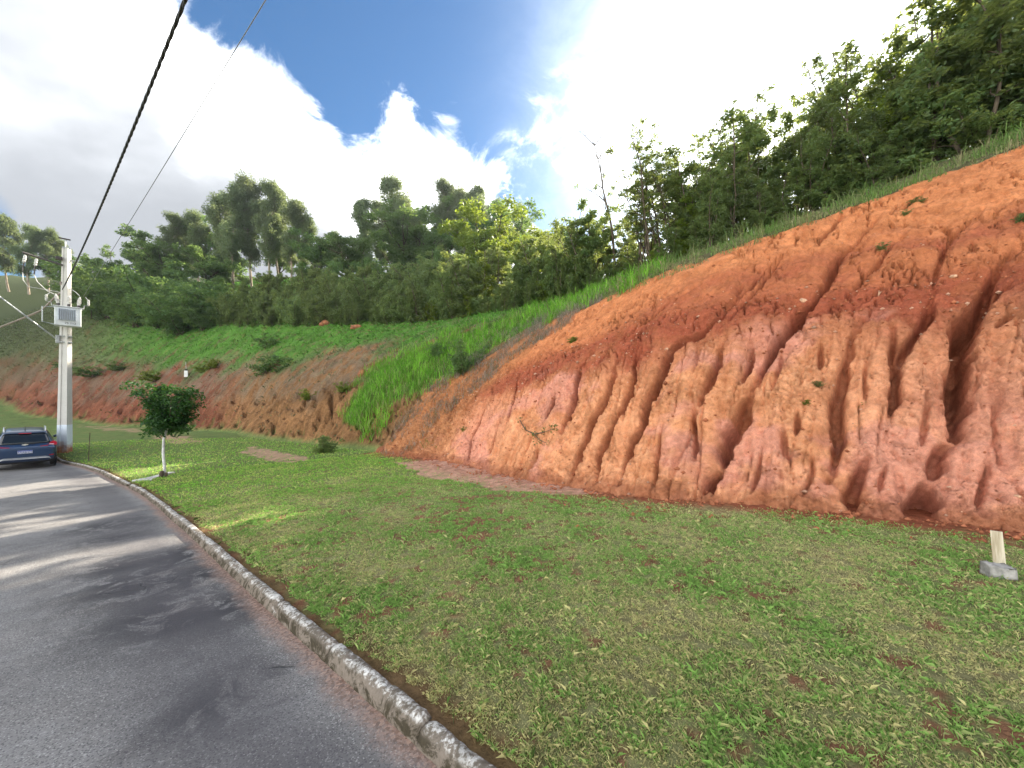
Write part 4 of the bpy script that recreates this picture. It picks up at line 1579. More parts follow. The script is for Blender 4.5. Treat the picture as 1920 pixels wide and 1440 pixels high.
plant_px('bare_tree', 'bare', 1152, 215, 23, 'bare leafless tree with forked twigs on the skyline above the bank', leaf=M_LEAF_SLIM, woodm=M_BARK_DARK, rot=0.6)
for px, py, d, sq, lab in ((1905, 90, 16.0, 0.7, 'dense yellow tinged tree at the right edge of the frame'),):
    plant_px('bank_tree', 'broadleaf', px, py, d, lab, group='airy trees on the bank skyline', squash=sq, leaf=M_LEAF_SLIM, woodm=M_BARK_DARK)

# shrubs on the slopes
def shrub_px(px, py, h, lab, leaf=M_LEAF_BROAD, sq=1.0):
    p = ray_terrain(px, py)
    return plant('shrub', 'shrub', float(p[0]), float(p[1]), h, lab, cat='shrub', leaf=leaf, woodm=M_BARK_DARK, squash=sq)


shrub_px(872, 700, 1.5, 'dark leafy shrub in the bright grass beside the clay bank', sq=0.9)
shrub_px(822, 672, 0.9, 'small dark shrub in the bright grass left of the larger shrub')
shrub_px(500, 652, 1.6, 'dark green shrub in the upper patch on the middle slope', M_LEAF_BROAD, 1.5)
shrub_px(500, 700, 1.7, 'dark green shrub low on the middle slope, below the upper one', M_LEAF_BROAD, 1.6)
shrub_px(578, 750, 0.8, 'small green shrub on the brown slope near the bright grass', M_LEAF_LIME, 1.3)
shrub_px(293, 715, 1.2, 'small green shrub right behind the young tree top', M_LEAF_LIME, 1.3)
shrub_px(378, 698, 1.0, 'low green shrub right of the white marker post', M_LEAF_LIME, 1.6)
shrub_px(398, 690, 1.0, 'low green shrub furthest right of the white marker post', M_LEAF_LIME, 1.5)
shrub_px(640, 735, 0.7, 'small shrub at the upper left tip of the bright grass', M_LEAF_LIME, 1.4)
shrub_px(602, 850, 0.8, 'small grey green shrub at the foot of the brown slope', M_LEAF_SLIM, 1.2)
shrub_px(112, 690, 1.0, 'low green shrub on the bare slope behind the pole', M_LEAF_BROAD, 1.6)
shrub_px(180, 706, 1.3, 'low green shrub right of the pole on the bare slope', M_LEAF_BROAD, 2.0)
shrub_px(215, 695, 1.3, 'low green shrub second right of the pole on the bare slope', M_LEAF_BROAD, 2.0)

# ------------------------------------------------------------------ young street tree with limewashed trunk
M_LIME = simple('limewash', (0.62, 0.62, 0.60), 0.9, var=0.18, scale=9.0, bump=0.3)
M_CONC = simple('concrete', (0.36, 0.345, 0.32), 0.9, var=0.2, scale=12.0, bump=0.5)
M_STEEL = simple('galvanised_steel', (0.42, 0.44, 0.45), 0.45, metallic=0.6, var=0.12, scale=8.0)
M_BLACK = simple('black_rubber', (0.018, 0.018, 0.019), 0.75, var=0.15, scale=20.0)


def ground_at(px, py):
    p = ray_ground(px, py, KERB_H)
    return np.array([p[0], p[1], float(lawn(p[0:1], p[1:2])[0])])


def young_tree():
    p = ground_at(306, 894)
    rng = np.random.default_rng(81)
    wood, crown, top, (paths, tt) = make_tree('young', 81)
    h = (894 - 712) / F * p[1]
    k = h / top
    root = empty('young_tree', p, 0.7, k)
    tag(root, 'young street tree with dense dark round crown and whitewashed trunk near the kerb', 'tree')
    link('branches', wood, root, M_BARK_DARK)
    link('crown', crown, root, M_LEAF_YOUNG)
    b = MB()
    pts = [(0.03, 0, -0.1), (0.025, 0, 0.2), (0.0, 0.005, 0.55), (0.01, 0, 0.9), tuple(tt)]
    b.tube(pts, [0.034, 0.031, 0.029, 0.027, 0.025], 10)
    b.build('trunk', M_LIME, root, True)
    c = MB()
    c.tube([(-.03, -.06, -.1), (-.028, -.06, .08), (-.02, -.05, .15)], [0.045, 0.045, 0.035], 8)
    c.tube([(.05, -.05, -.1), (.055, -.05, .10)], [0.03, 0.03], 8)
    c.build('stump', M_BARK_DARK, root, True)
    d = MB()
    d.tube([tuple(tt), (tt[0] - .01, tt[1], tt[2] - .12), (tt[0] + 0.02, tt[1], tt[2] - .22)], [0.028, 0.031, 0.030], 9)
    d.build('bark_collar', M_BARK_DARK, root, True)


young_tree()


def concrete_strip():
    """a narrow concrete spillway from the gap in the kerb to the young tree"""
    a, b = ground_at(266, 902), ground_at(322, 887)
    t = (b - a) / np.linalg.norm(b - a)
    n = np.array([-t[1], t[0], 0])
    L = np.linalg.norm((b - a)[:2])
    mb = MB()
    k = 18
    vs, fs = [], []
    rng = np.random.default_rng(4)
    for i in range(k):
        f = i / (k - 1)
        c = a + (b - a) * f
        w = (0.16 * math.exp(-f * 6) + 0.085) * (1 + rng.normal(0, .05))
        z = float(lawn(c[0:1], c[1:2])[0])
        for o, dz in ((-w, -.06), (-w, .035), (w, .04), (w, -.06)):
            q = c + n * o
            vs.append((q[0], q[1], z + dz))
    for i in range(k - 1):
        for j in range(4):
            fs.append((i * 4 + j, i * 4 + (j + 1) % 4, (i + 1) * 4 + (j + 1) % 4, (i + 1) * 4 + j))
    fs += [(3, 2, 1, 0), tuple((k - 1) * 4 + j for j in range(4))]
    mb.add(vs, fs)
    o = mb.build('concrete_strip', simple('pale_concrete', (0.62, 0.60, 0.56), 0.85, var=0.15, scale=5.0, bump=0.3))
    tag(o, 'pale narrow concrete strip running from the kerb gap to the young tree', 'concrete strip')


concrete_strip()


# ------------------------------------------------------------------ wooden stake and concrete block at the right
def plank_mat():
    m, t = mat('raw_pale_wood')
    co = t.n('ShaderNodeTexCoord').outputs['Object']
    mp = t.n('ShaderNodeMapping', {'Vector': co, 'Scale': (38, 38, 3.0)}).outputs[0]
    n1 = t.noise(mp, 1.0, 6, 0.6, 0.4)
    finish(t, t.mix(t.map(n1, 0.3, 0.72), (0.36, 0.29, 0.19), (0.68, 0.61, 0.47)), 0.85, n1, 0.4, 0.01, spec=0.2)
    return m


def stake_and_block():
    b = ground_at(1872, 1062)
    b2 = ground_at(1872, 1080)
    k = b[1] / F
    mb = MB()
    h, w = 64 * k, 19 * k * 0.82
    vs = []
    for z, dx, ww in ((-0.06, 0.006, w), (0.02, 0.006, w), (h * .5, -0.002, w * .98), (h, -0.012, w * .94)):
        for sx, sy in ((-.5, -.5), (.5, -.5), (.5, .5), (-.5, .5)):
            vs.append((dx + sx * ww, sy * 0.022, z + (0.004 * sx if z == h else 0)))
    fs = [(3, 2, 1, 0), (12, 13, 14, 15)]
    for i in range(3):
        for j in range(4):
            fs.append((i * 4 + j, i * 4 + (j + 1) % 4, (i + 1) * 4 + (j + 1) % 4, (i + 1) * 4 + j))
    mb.add(vs, fs)
    o = mb.build('wooden_stake', plank_mat(), None, bevel=0.0015)
    o.location = b
    o.rotation_euler = (R(-3), 0, R(-52))
    tag(o, 'pale raw wooden stake standing in the lawn behind a concrete block', 'stake')
    mb = MB()
    s = np.array([0.165, 0.115, 0.11])
    mb.box((0, 0, 0.045), s, None, 0.93)
    o = mb.build('concrete_block', M_CONC, None)
    me = o.data
    import bmesh
    bm = bmesh.new(); bm.from_mesh(me)
    bmesh.ops.subdivide_edges(bm, edges=bm.edges[:], cuts=6, use_grid_fill=True)
    rg = np.random.default_rng(12)
    for v in bm.verts:
        q = np.array(v.co) / np.array([.1, .065, .055])
        v.co *= 1 - 0.05 * max(0, (abs(q) > 0.9).sum() - 1)
        n = fbm(np.array([v.co.x * 22 + v.co.z * 13]), np.array([v.co.y * 22 - v.co.z * 9]), 3, 0.6, 7)[0]
        v.co += Vector((n * 0.008, n * 0.006, n * 0.010 - (0.025 if abs(v.co.x - .03) < .05 and v.co.z > .09 else 0)))
    bm.to_mesh(me); bm.free()
    me.polygons.foreach_set('use_smooth', np.ones(len(me.polygons), bool))
    o.location = b2
    o.rotation_euler = (R(2), R(-4), R(-18))
    tag(o, 'small chipped grey concrete block lying in front of the wooden stake', 'block')


stake_and_block()


# ------------------------------------------------------------------ markers and stones on the slopes
def marker_post():
    p = ray_terrain(349, 706)
    root = empty('marker_post', p, 0.5)
    tag(root, 'small white marker post standing alone on the brown middle slope', 'marker post')
    k = p[1] / F
    MB().box((0, 0, 5 * k), (5.5 * k, 4 * k, 12 * k), None, 0.94).build('post', simple('white_paint', (0.80, 0.80, 0.79), 0.6, var=0.05), root, bevel=0.01)
    MB().tube([(0, 0, 11 * k), (0.0, 0, 14 * k)], 1.6 * k, 8).build('cap', M_BLACK, root, True)
    MB().tube([(0, 0, 14 * k), (-0.02, 0, 27 * k)], 0.02, 6).build('rod', M_STEEL, root, True)


marker_post()
p = ground_at(166, 864)
o = MB().tube([(0, 0, -.1), (0.02, 0, .5), (0.05, .01, 1.18)], [0.016, 0.015, 0.012], 6).build('thin_stick', M_BARK_DARK, None, True)
o.location = p
tag(o, 'thin dark upright stick in the lawn right of the utility pole', 'stick')


def rock_mesh(name, seed, r=1.0, sq=(1, 0.8, 0.65), sub=3):
    import bmesh
    bm = bmesh.new()
    bmesh.ops.create_icosphere(bm, subdivisions=sub, radius=1.0)
    off = seed * 3.7
    for v in bm.verts:
        n = fbm(np.array([v.co.x * 1.5 + off + v.co.z]), np.array([v.co.y * 1.5 - v.co.z * .7 + off]), 4, 0.55, seed)[0]
        v.co = v.co * (1 + 0.45 * n)
        v.co = Vector((v.co.x * sq[0], v.co.y * sq[1], v.co.z * sq[2])) * r
    me = bpy.data.meshes.new(name)
    bm.to_mesh(me); bm.free()
    me.polygons.foreach_set('use_smooth', np.ones(len(me.polygons), bool))
    return me


M_MOUND = simple('red_brown_earth', (0.30, 0.12, 0.055), 0.95, var=0.25, scale=3.0, bump=0.6)
M_PALE_STONE = simple('pale_stone', (0.60, 0.36, 0.22), 0.9, var=0.2, scale=12.0, bump=0.5)
for px, py, w, lab in ((680, 700, 18, 'rounded reddish boulder at the upper edge of the bright grass'), (612, 608, 26, 'low red earth mound at the foot of the thicket, left one'),
                       (668, 615, 24, 'low red earth mound right of the other one at the thicket foot')):
    p = ray_terrain(px, py)
    o = link('earth_mound' if 'mound' in lab else 'boulder', rock_mesh('mound', px % 17, w / 2 / F * p[1], (1, .8, .55 if 'mound' in lab else .9)), None, M_MOUND)
    o.location = p
    tag(o, lab, 'mound' if 'mound' in lab else 'boulder')


def on_bank(px, py, out=0.0):
    S, V, X, Y, Z, Nn = BANK
    qx, qy = project(X[::3, ::3], Y[::3, ::3], Z[::3, ::3])
    qx = np.where(Y[::3, ::3] > 0.5, qx, 1e6)
    i = np.argmin((qx - px) ** 2 + (qy - py) ** 2)
    g = lambda a: a[::3, ::3].flat[i]
    return np.array([g(X) + out * g(Nn[0]), g(Y) + out * g(Nn[1]), g(Z) + out * g(Nn[2])])


for px, py, w, lab in ((1648, 552, 28, 'largest pale stone sitting on the clay bank'), (1506, 566, 16, 'pale orange stone on the red band of the bank, beside a gully'),
                       (1790, 517, 12, 'small pale stone high on the right of the clay bank'), (1250, 655, 9, 'small pale stone on the crest of a clay column'),
                       (1085, 733, 8, 'small pale stone on a dark clay column at the left'), (1910, 930, 12, 'small pale stone low on the bank at the right edge')):
    q = on_bank(px, py, 0.0)
    o = link('stone', rock_mesh('stone', px % 13, w / 2 / F * q[1], (1, .7, .6), 2), None, M_PALE_STONE)
    o.location = q
    o.rotation_euler = (0.3, 0.2, px % 6)
    tag(o, lab, 'stone', 'stones on the clay bank')


def bank_rubble():
    """loose grit and clods caught on the ledges of the bank"""
    S, V, X, Y, Z, Nn = BANK
    rng = np.random.default_rng(31)
    a1, a2, hb = bank_par(S)
    L1 = hb / np.sin(a1)
    w = 0.25 + 1.6 * np.exp(-((V - L1 - 0.6) / 1.0) ** 2) + 1.2 * np.exp(-(V / 0.25) ** 2) + 1.2 * sstep(8, 11, S)
    w = w * (V > -0.02) * (Z < N(X, Y) - 0.1)
    w = w.ravel() / w.sum()
    n = 6500
    i = rng.choice(len(w), n, p=w)
    P = np.stack([X.ravel()[i], Y.ravel()[i], Z.ravel()[i]], -1) + rng.normal(0, 0.012, (n, 3))
    r = np.minimum(rng.lognormal(-4.15, 0.5, n), 0.06)
    oct_v = np.array([[1, 0, 0], [0, 1, 0], [-1, 0, 0], [0, -1, 0], [0, 0, 1], [0, 0, -1]], float)
    oct_f = np.array([[0, 1, 4], [1, 2, 4], [2, 3, 4], [3, 0, 4], [1, 0, 5], [2, 1, 5], [3, 2, 5], [0, 3, 5]])
    Vv = P[:, None] + oct_v[None] * r[:, None, None] * rng.uniform(0.6, 1.3, (n, 6, 1)) * np.array([1, 1, .7])
    Fv = oct_f[None] + (np.arange(n) * 6)[:, None, None]
    base = np.where(rng.random((n, 1)) < 0.22, np.array([[0.62, 0.36, 0.24]]), np.array([[0.44, 0.155, 0.075]]))
    col = np.repeat(base * rng.uniform(0.7, 1.2, (n, 1)), 6, 0)
    me = np_mesh('clay_rubble', Vv.reshape(-1, 3), Fv.reshape(-1, 3), False, {'col': col})
    o = link('clay_rubble', me, None, M_CLAY)
    tag(o, 'loose clods and grit lying on the ledges of the clay bank', 'rubble', kind='stuff')


bank_rubble()


def toe_clods():
    """crumbs of clay that have rolled onto the lawn"""
    rng = np.random.default_rng(37)
    n = 2600
    s = rng.uniform(-5, S_END + 0.5, n)
    q = -np.abs(rng.exponential(0.30, n)) + 0.05
    d = d0(s) + q
    x, y = s * SX + d * UX, s * SY + d * UY
    k = fbm(x * 1.4, y * 1.4, 3, 0.6, 39) > -0.1
    x, y = x[k], y[k]
    n = len(x)
    P = np.stack([x, y, lawn(x, y) + 0.004], -1)
    r = np.minimum(rng.lognormal(-4.2, 0.55, n), 0.06)
    ov = np.array([[1, 0, 0], [0, 1, 0], [-1, 0, 0], [0, -1, 0], [0, 0, 1], [0, 0, -1]], float)
    of = np.array([[0, 1, 4], [1, 2, 4], [2, 3, 4], [3, 0, 4], [1, 0, 5], [2, 1, 5], [3, 2, 5], [0, 3, 5]])
    V = P[:, None] + ov[None] * r[:, None, None] * rng.uniform(0.6, 1.3, (n, 6, 1)) * np.array([1, 1, .7])
    Fc = of[None] + (np.arange(n) * 6)[:, None, None]
    col = np.repeat(np.array([[0.46, 0.17, 0.085]]) * rng.uniform(0.65, 1.3, (n, 1)), 6, 0)
    o = link('fallen_clods', np_mesh('fallen_clods', V.reshape(-1, 3), Fc.reshape(-1, 3), False, {'col': col}), None, M_CLAY)
    tag(o, 'crumbs of red clay scattered on the lawn at the foot of the bank', 'clods', kind='stuff')


toe_clods()
for px, py, h, lf, lab in ((1070, 640, 0.45, M_LEAF_LIME, 'small leafy sprig on the upper left of the clay bank'), (1637, 592, 0.34, M_LEAF_SLIM, 'dry weed clump hanging on the clay bank below the largest stone'),
                           (1525, 722, 0.20, M_LEAF_SLIM, 'tiny weed on a clay column in the middle of the bank'), (1607, 756, 0.18, M_LEAF_LIME, 'tiny green weed right of the other on the bank face'),
                           (1512, 752, 0.18, M_LEAF_LIME, 'tiny weed low on the middle clay column'), (1655, 465, 0.36, M_LEAF_SLIM, 'dry weed clump high on the orange bank'),
                           (1725, 378, 0.36, M_LEAF_SLIM, 'dry weed clump near the top edge of the bank'), (1700, 402, 0.3, M_LEAF_SLIM, 'second dry weed clump near the top edge of the bank'),
                           (1910, 418, 0.35, M_LEAF_BROAD, 'dark weed at the right frame edge on the bank'), (870, 808, 0.4, M_LEAF_LIME, 'thin green weed at the left end of the clay bank'),
                           (1095, 515, 0.3, M_LEAF_BROAD, 'small dark plant at the edge of the grass above the bank')):
    q = on_bank(px, py, -0.02)
    plant('bank_weed', 'shrub', float(q[0]), float(q[1]), h * 0.5, lab, cat='weed', group='weeds on the clay bank', leaf=lf, woodm=M_BARK_DARK, z=float(q[2]), squash=1.3)


def fallen_branch():
    root = empty('fallen_branch', (0, 0, 0))
    q = [on_bank(px, py, 0.05) for px, py in ((975, 790), (988, 806), (1005, 816), (1022, 812), (1040, 806))]
    q2 = [on_bank(px, py, 0.05) for px, py in ((1005, 816), (1015, 828), (1028, 834))]
    c = q[0].copy()
    root.location = c
    mb = MB()
    mb.tube([p - c for p in q], [0.012, 0.014, 0.014, 0.010, 0.006], 6)
    mb.tube([p - c for p in q2], [0.010, 0.008, 0.005], 6)
    mb.build('stem', M_BARK_DARK, root, True)
    rng = np.random.default_rng(9)
    pos = np.concatenate([np.array(q)[rng.integers(0, 5, 90)], np.array(q2)[rng.integers(0, 3, 40)]]) - c + rng.normal(0, 0.055, (130, 3))
    V, Fq, ti = leaf_arrays(rng, pos, 0.06, 0.2)
    link('leaves', np_mesh('leaves', V, Fq, False, {'tint': ti}), root, M_LEAF_SLIM)
    tag(root, 'withered leafy branch lying on the pink lower part of the clay bank', 'branch')


fallen_branch()


# ------------------------------------------------------------------ utility pole with transformer
POLE = np.array(P3(121, 851, 17.3))
POLE[2] = float(lawn(POLE[0:1], POLE[1:2])[0])
VIEW = np.array([POLE[0], POLE[1]]) / np.hypot(POLE[0], POLE[1])       # away from the camera
PRZ = math.atan2(VIEW[1], VIEW[0]) - math.pi / 2                        # pole local: +y away from camera, +x to the right
PTOP = P3(133, 466, 17.3)[2] - POLE[2]


def pole_h(py):
    return CAMZ + (HZ - py) / F * 17.3 - POLE[2]


def pole_mat():
    m, t = mat('pole_concrete')
    co = t.n('ShaderNodeTexCoord').outputs['Object']
    z = t.n('ShaderNodeSeparateXYZ', {0: co}).outputs[2]
    n1 = t.noise(co, 3.0, 6, 0.6)
    n2 = t.noise(co, 24.0, 5, 0.65)
    c = t.mix(n1, (0.44, 0.43, 0.41), (0.60, 0.585, 0.56))
    c = t.mix(t.math('MULTIPLY', t.map(n2, 0.52, 0.7), 0.35), c, (0.30, 0.28, 0.25))
    paint = t.math('GREATER_THAN', t.math('SUBTRACT', 1.22, z), 0.0)
    c = t.mix(paint, c, t.mix(n1, (0.60, 0.68, 0.78), (0.72, 0.78, 0.85)))
    mud = t.map(t.math('ADD', z, t.math('MULTIPLY', t.math('SUBTRACT', n1, 0.5), 0.9)), 0.50, 0.05)
    c = t.mix(mud, c, (0.36, 0.16, 0.085))
    finish(t, c, 0.88, n2, 0.35, 0.02, spec=0.25)
    return m


def utility_pole():
    root = empty('utility_pole', POLE, PRZ)
    tag(root, 'tall pale concrete utility pole with a transformer, standing by the kerb', 'utility pole')
    mb = MB()
    # H-shaped tapered shaft with recessed sides
    vs, fs = [], []
    prof = [(-1, -1), (-.42, -1), (-.34, -.8), (.34, -.8), (.42, -1), (1, -1), (1, 1), (.42, 1), (.34, .8), (-.34, .8), (-.42, 1), (-1, 1)]
    zs = np.linspace(-0.4, PTOP, 9)
    lean = 0.20
    for z in zs:
        f = max(0, z) / PTOP
        w, d = lerp(0.205, 0.115, f), lerp(0.17, 0.10, f)
        for a, b in prof:
            vs.append((a * w * 0.88 + lean * 0.35 * f, b * d, z))
    n = len(prof)
    for i in range(len(zs) - 1):
        for j in range(n):
            fs.append((i * n + j, i * n + (j + 1) % n, (i + 1) * n + (j + 1) % n, (i + 1) * n + j))
    k = (len(zs) - 1) * n
    fs.append(tuple(k + j for j in range(n)))
    fs.append(tuple(range(n - 1, -1, -1)))
    mb.add(vs, fs)
    mb.build('shaft', pole_mat(), root).rotation_euler = (0, 0, R(-32))
    pc = PTOP * 0
    M_TANK = simple('transformer_grey_paint', (0.60, 0.63, 0.66), 0.45, var=0.06, scale=4.0)
    M_FIN = simple('transformer_fin_paint', (0.48, 0.53, 0.60), 0.5, var=0.08, scale=6.0)
    M_PORC = simple('porcelain', (0.55, 0.54, 0.52), 0.25, var=0.08)
    M_DARK = simple('dark_insulator', (0.06, 0.05, 0.05), 0.4, var=0.1)
    M_WIRE = simple('grey_wire', (0.42, 0.42, 0.41), 0.6, var=0.1)
    # transformer tank, in front of the pole
    zt0, zt1 = pole_h(614.5), pole_h(580.5)
    hz = zt1 - zt0
    tank = MB()
    tank.box((0.10, -0.55, zt0 + hz / 2), (0.78, 0.52, hz))
    tk = tank.build('transformer', M_TANK, root, bevel=0.03)
    MB().box((0.10, -0.55, zt1 + 0.015), (0.86, 0.60, 0.03)).build('lid', M_TANK, tk, bevel=0.008)
    for i in range(9):
        MB().box((-0.17 + i * 0.062, -0.855, zt0 + hz * 0.60), (0.022, 0.09, hz * 0.62), None).build('cooling_fin', M_FIN, tk, bevel=0.006)
    for sx in (-1, 1):
        MB().box((0.10 + sx * 0.28, -0.20, zt0 + hz * 0.7), (0.06, 0.22, 0.10)).build('mounting_bracket', M_STEEL, tk)
    # rating mark on the tank
    cu = bpy.data.curves.new('rating', 'FONT')
    cu.body = '75 112'
    cu.size = 0.12
    cu.extrude = 0.002
    tmp = bpy.data.objects.new('tmp', cu)
    me = bpy.data.meshes.new_from_object(tmp)
    bpy.data.objects.remove(tmp)
    tx = link('rating_mark', me, tk, M_DARK)
    tx.location = (0.0, -0.815, zt0 + 0.08)
    tx.rotation_euler = (R(90), 0, 0)
    # side bracket on the left
    MB().tube([(-0.32, -.55, zt1 - .02), (-0.62, -.55, zt1 - .04), (-0.62, -.55, zt0 + .12), (-0.30, -.55, zt0 + .05)], 0.022, 6).build('side_frame', M_STEEL, tk)
    # bushings and arresters on the lid
    shed = [(0.045, 0), (0.045, .08), (0.075, .10), (0.045, .13), (0.072, .16), (0.042, .19), (0.068, .22), (0.04, .25), (0.06, .28), (0.03, .32), (0.018, .40)]
    for x, y, tilt in ((-0.16, -.62, (-0.18, 0, 1)), (0.12, -.66, (0.05, -.05, 1)), (0.40, -.60, (0.10, 0, 1))):
        b = MB().lathe([(0.05, 0), (0.05, .14)], (x, y, zt1 + .03), tilt, 10).build('bushing', M_DARK, tk, True)
        MB().lathe([(r * 1.15, z) for r, z in shed], (x + tilt[0] * .14, y, zt1 + .16), tilt, 12).build('insulator', M_PORC, b, True)
    for x, sgn in ((-0.36, -1), (0.56, 1)):
        MB().tube([(x, -.58, zt1 + .03), (x + sgn * .02, -.58, zt1 + .18), (x + sgn * .14, -.58, zt1 + .20), (x + sgn * .15, -.58, zt1 + .44), (x + sgn * .05, -.58, zt1 + .58)], 0.018, 6).build('arrester_lead', M_WIRE, tk, True)
        MB().lathe([(0.02, 0), (0.035, .03), (0.05, .08), (0.03, .11), (0.05, .15), (0.03, .18), (0.05, .22), (0.02, .28)], (x + sgn * .15, -.58, zt1 + .20), (0, 0, 1), 9).build('arrester', M_PORC, tk, True)
    # straps round the shaft
    for py in (631, 642):
        z = pole_h(py)
        MB().box((0.04, 0, z), (0.37, 0.32, 0.05)).build('strap', M_STEEL, root)
    # lamp arm over the road, bracket and lamp
    a = np.array([-0.16, -0.05, pole_h(640)])
    MB().box((-0.20, -0.05, pole_h(637)), (0.12, 0.16, 0.36)).build('arm_bracket', M_STEEL, root, bevel=0.01)
    w2 = np.array(P3(0, 557, 15.6)) - POLE
    c, s = math.cos(-PRZ), math.sin(-PRZ)
    e = np.array([w2[0] * c - w2[1] * s, w2[0] * s + w2[1] * c, w2[2]])
    e2 = e + (e - a) / np.linalg.norm(e - a) * 0.35
    arm = MB().tube([a, a + (e - a) * .5, e, e2, e2 + np.array([-.3, -.12, .05])], [0.032, 0.032, 0.03, 0.03, 0.028], 8).build('lamp_arm', M_STEEL, root, True)
    MB().box(e2 + np.array([-.55, -.2, .05]), (0.55, 0.24, 0.10), None, 0.8).build('lamp_head', M_STEEL, arm, bevel=0.02)
    # cross arm high on the left with cut-outs
    z = pole_h(499)
    MB().tube([(-0.05, -.12, z), (-1.15, -.30, z + .22)], 0.045, 6).build('cross_arm', simple('dark_cross_arm', (0.10, 0.09, 0.085), 0.6), root)
    MB().tube([(0.18, -.05, pole_h(487)), (0.40, -.05, pole_h(487) + .02)], 0.03, 6).build('side_peg', M_STEEL, root)
    MB().box((-0.16, -.10, pole_h(487)), (0.2, 0.2, 0.14)).build('junction_box', M_DARK, root, bevel=0.01)
    for x, y in ((-1.10, -.30), (-0.80, -.25)):
        zz = z + 0.22 * (-x / 1.15)
        f = MB().lathe([(0.03, 0), (0.06, .06), (0.04, .10), (0.06, .15), (0.04, .20), (0.055, .26), (0.025, .34)], (x - .02, y, zz - .42), (0.12, 0, 1), 10).build('fuse_cutout', M_PORC, root, True)
        MB().tube([(x - .02, y, zz - .40), (x - .05, y, zz - .78)], 0.025, 6).build('fuse_tube', M_DARK, f, True)
    zb = zt1 + .55
    MB().tube([(-1.15, -.30, z - .62), (-1.14, -.36, z - .95), (-1.0, -.45, z - 1.22), (-0.5, -.5, z - 1.26), (-.1, -.3, z - 1.26)], 0.014, 5).build('jumper_wire', M_WIRE, root, True)
    MB().tube([(-0.86, -.25, z - .60), (-0.76, -.38, z - .95), (-0.50, -.55, zb + .10), (-0.30, -.62, zb - .02)], 0.016, 5).build('jumper_wire', M_WIRE, root, True)
    MB().tube([(0.16, -.05, zb + .42), (0.32, -.35, zb + .25), (0.44, -.60, zb + .05)], 0.014, 5).build('jumper_wire', M_WIRE, root, True)
    MB().box((0.05, 0, PTOP + 0.02), (0.26, 0.22, 0.05)).build('top_cap', M_STEEL, root, bevel=0.01)
    MB().box((0.0, -.05, PTOP + 0.42), (0.36, 0.06, 0.05)).build('top_insulator_bar', M_DARK, root)
    MB().tube([(0.03, -.03, PTOP), (0.03, -.03, PTOP + .42)], 0.03, 6).build('top_rod', M_STEEL, root)
    return root


utility_pole()


def local_pole(x, y, z):
    c, s = math.cos(PRZ), math.sin(PRZ)
    return np.array([POLE[0] + x * c - y * s, POLE[1] + x * s + y * c, POLE[2] + z])


def hang(a, b, sag, n=40):
    t = np.linspace(0, 1, n)[:, None]
    p = a + (b - a) * t
    p[:, 2] -= (4 * sag * t * (1 - t))[:, 0]
    return p


def twisted(name, a, b, sag, r, turns, mat_, lab, strands=3, n=700):
    p = hang(a, b, sag, n)
    root = empty(name, a)
    tag(root, lab, 'cable')
    d = (b - a) / np.linalg.norm(b - a)
    u = np.cross(d, [0, 0, 1.0]); u /= np.linalg.norm(u)
    w = np.cross(u, d)
    t = np.linspace(0, 1, n)
    for k in range(strands):
        ph = 2 * np.pi * (turns * t + k / strands)
        q = p + (np.cos(ph)[:, None] * u + np.sin(ph)[:, None] * w) * r * 0.95 - a
        V, Fq = tube_arrays([(q, np.full(n, r))], 6)
        link('strand', np_mesh('strand', V, Fq, True), root, mat_)


M_CABLE = simple('black_cable_sheath', (0.022, 0.021, 0.022), 0.5, var=0.2, scale=20)
M_ALU = simple('bare_aluminium_wire', (0.20, 0.20, 0.20), 0.4, metallic=0.7, var=0.1)
# thick bundled cable from the pole over the camera
a = local_pole(-0.06, -.22, pole_h(545))
m_ = np.array(P3(345, 0, 4.8))
b = a + (m_ - a) * 1.75
b[2] += 1.0
twisted('power_cable', a, b, 0.62, 0.0115, 48, M_CABLE, 'thick black twisted power cable rising from the pole to the top of the picture', n=1100)
# thin high wire
a = local_pole(0.55, -.58, pole_h(556))
m_ = np.array(P3(497, -5, 5.2))
b = a + (m_ - a) * 1.7
V, Fq = tube_arrays([(hang(a, b, 0.05, 80), np.full(80, 0.0065))], 6)
o = link('thin_wire', np_mesh('thin_wire', V, Fq, True), None, M_ALU)
tag(o, 'single thin grey wire running right of the thick twisted cable across the clouds', 'wire')
# bundled cable going on to the left
a = local_pole(-0.12, -.1, pole_h(530))
k1, k2 = np.array(P3(78, 582, 17.6)), np.array(P3(-40, 622, 24))
twisted('service_cable', k1, k2 + (k2 - k1) * 0.6, 0.15, 0.020, 45, simple('weathered_cable', (0.30, 0.24, 0.22), 0.7), 'weathered twisted cable leaving the pole towards the left frame edge', n=420)
V, Fq = tube_arrays([(np.array([a, np.array(P3(118, 545, 17.3)), np.array(P3(100, 560, 17.4)), k1]), np.full(4, 0.032))], 7)
o = link('cable_tail', np_mesh('cable_tail', V, Fq, True), None, MATS['weathered_cable'])
tag(o, 'short slanting cable between the pole and the left twisted cable', 'cable')


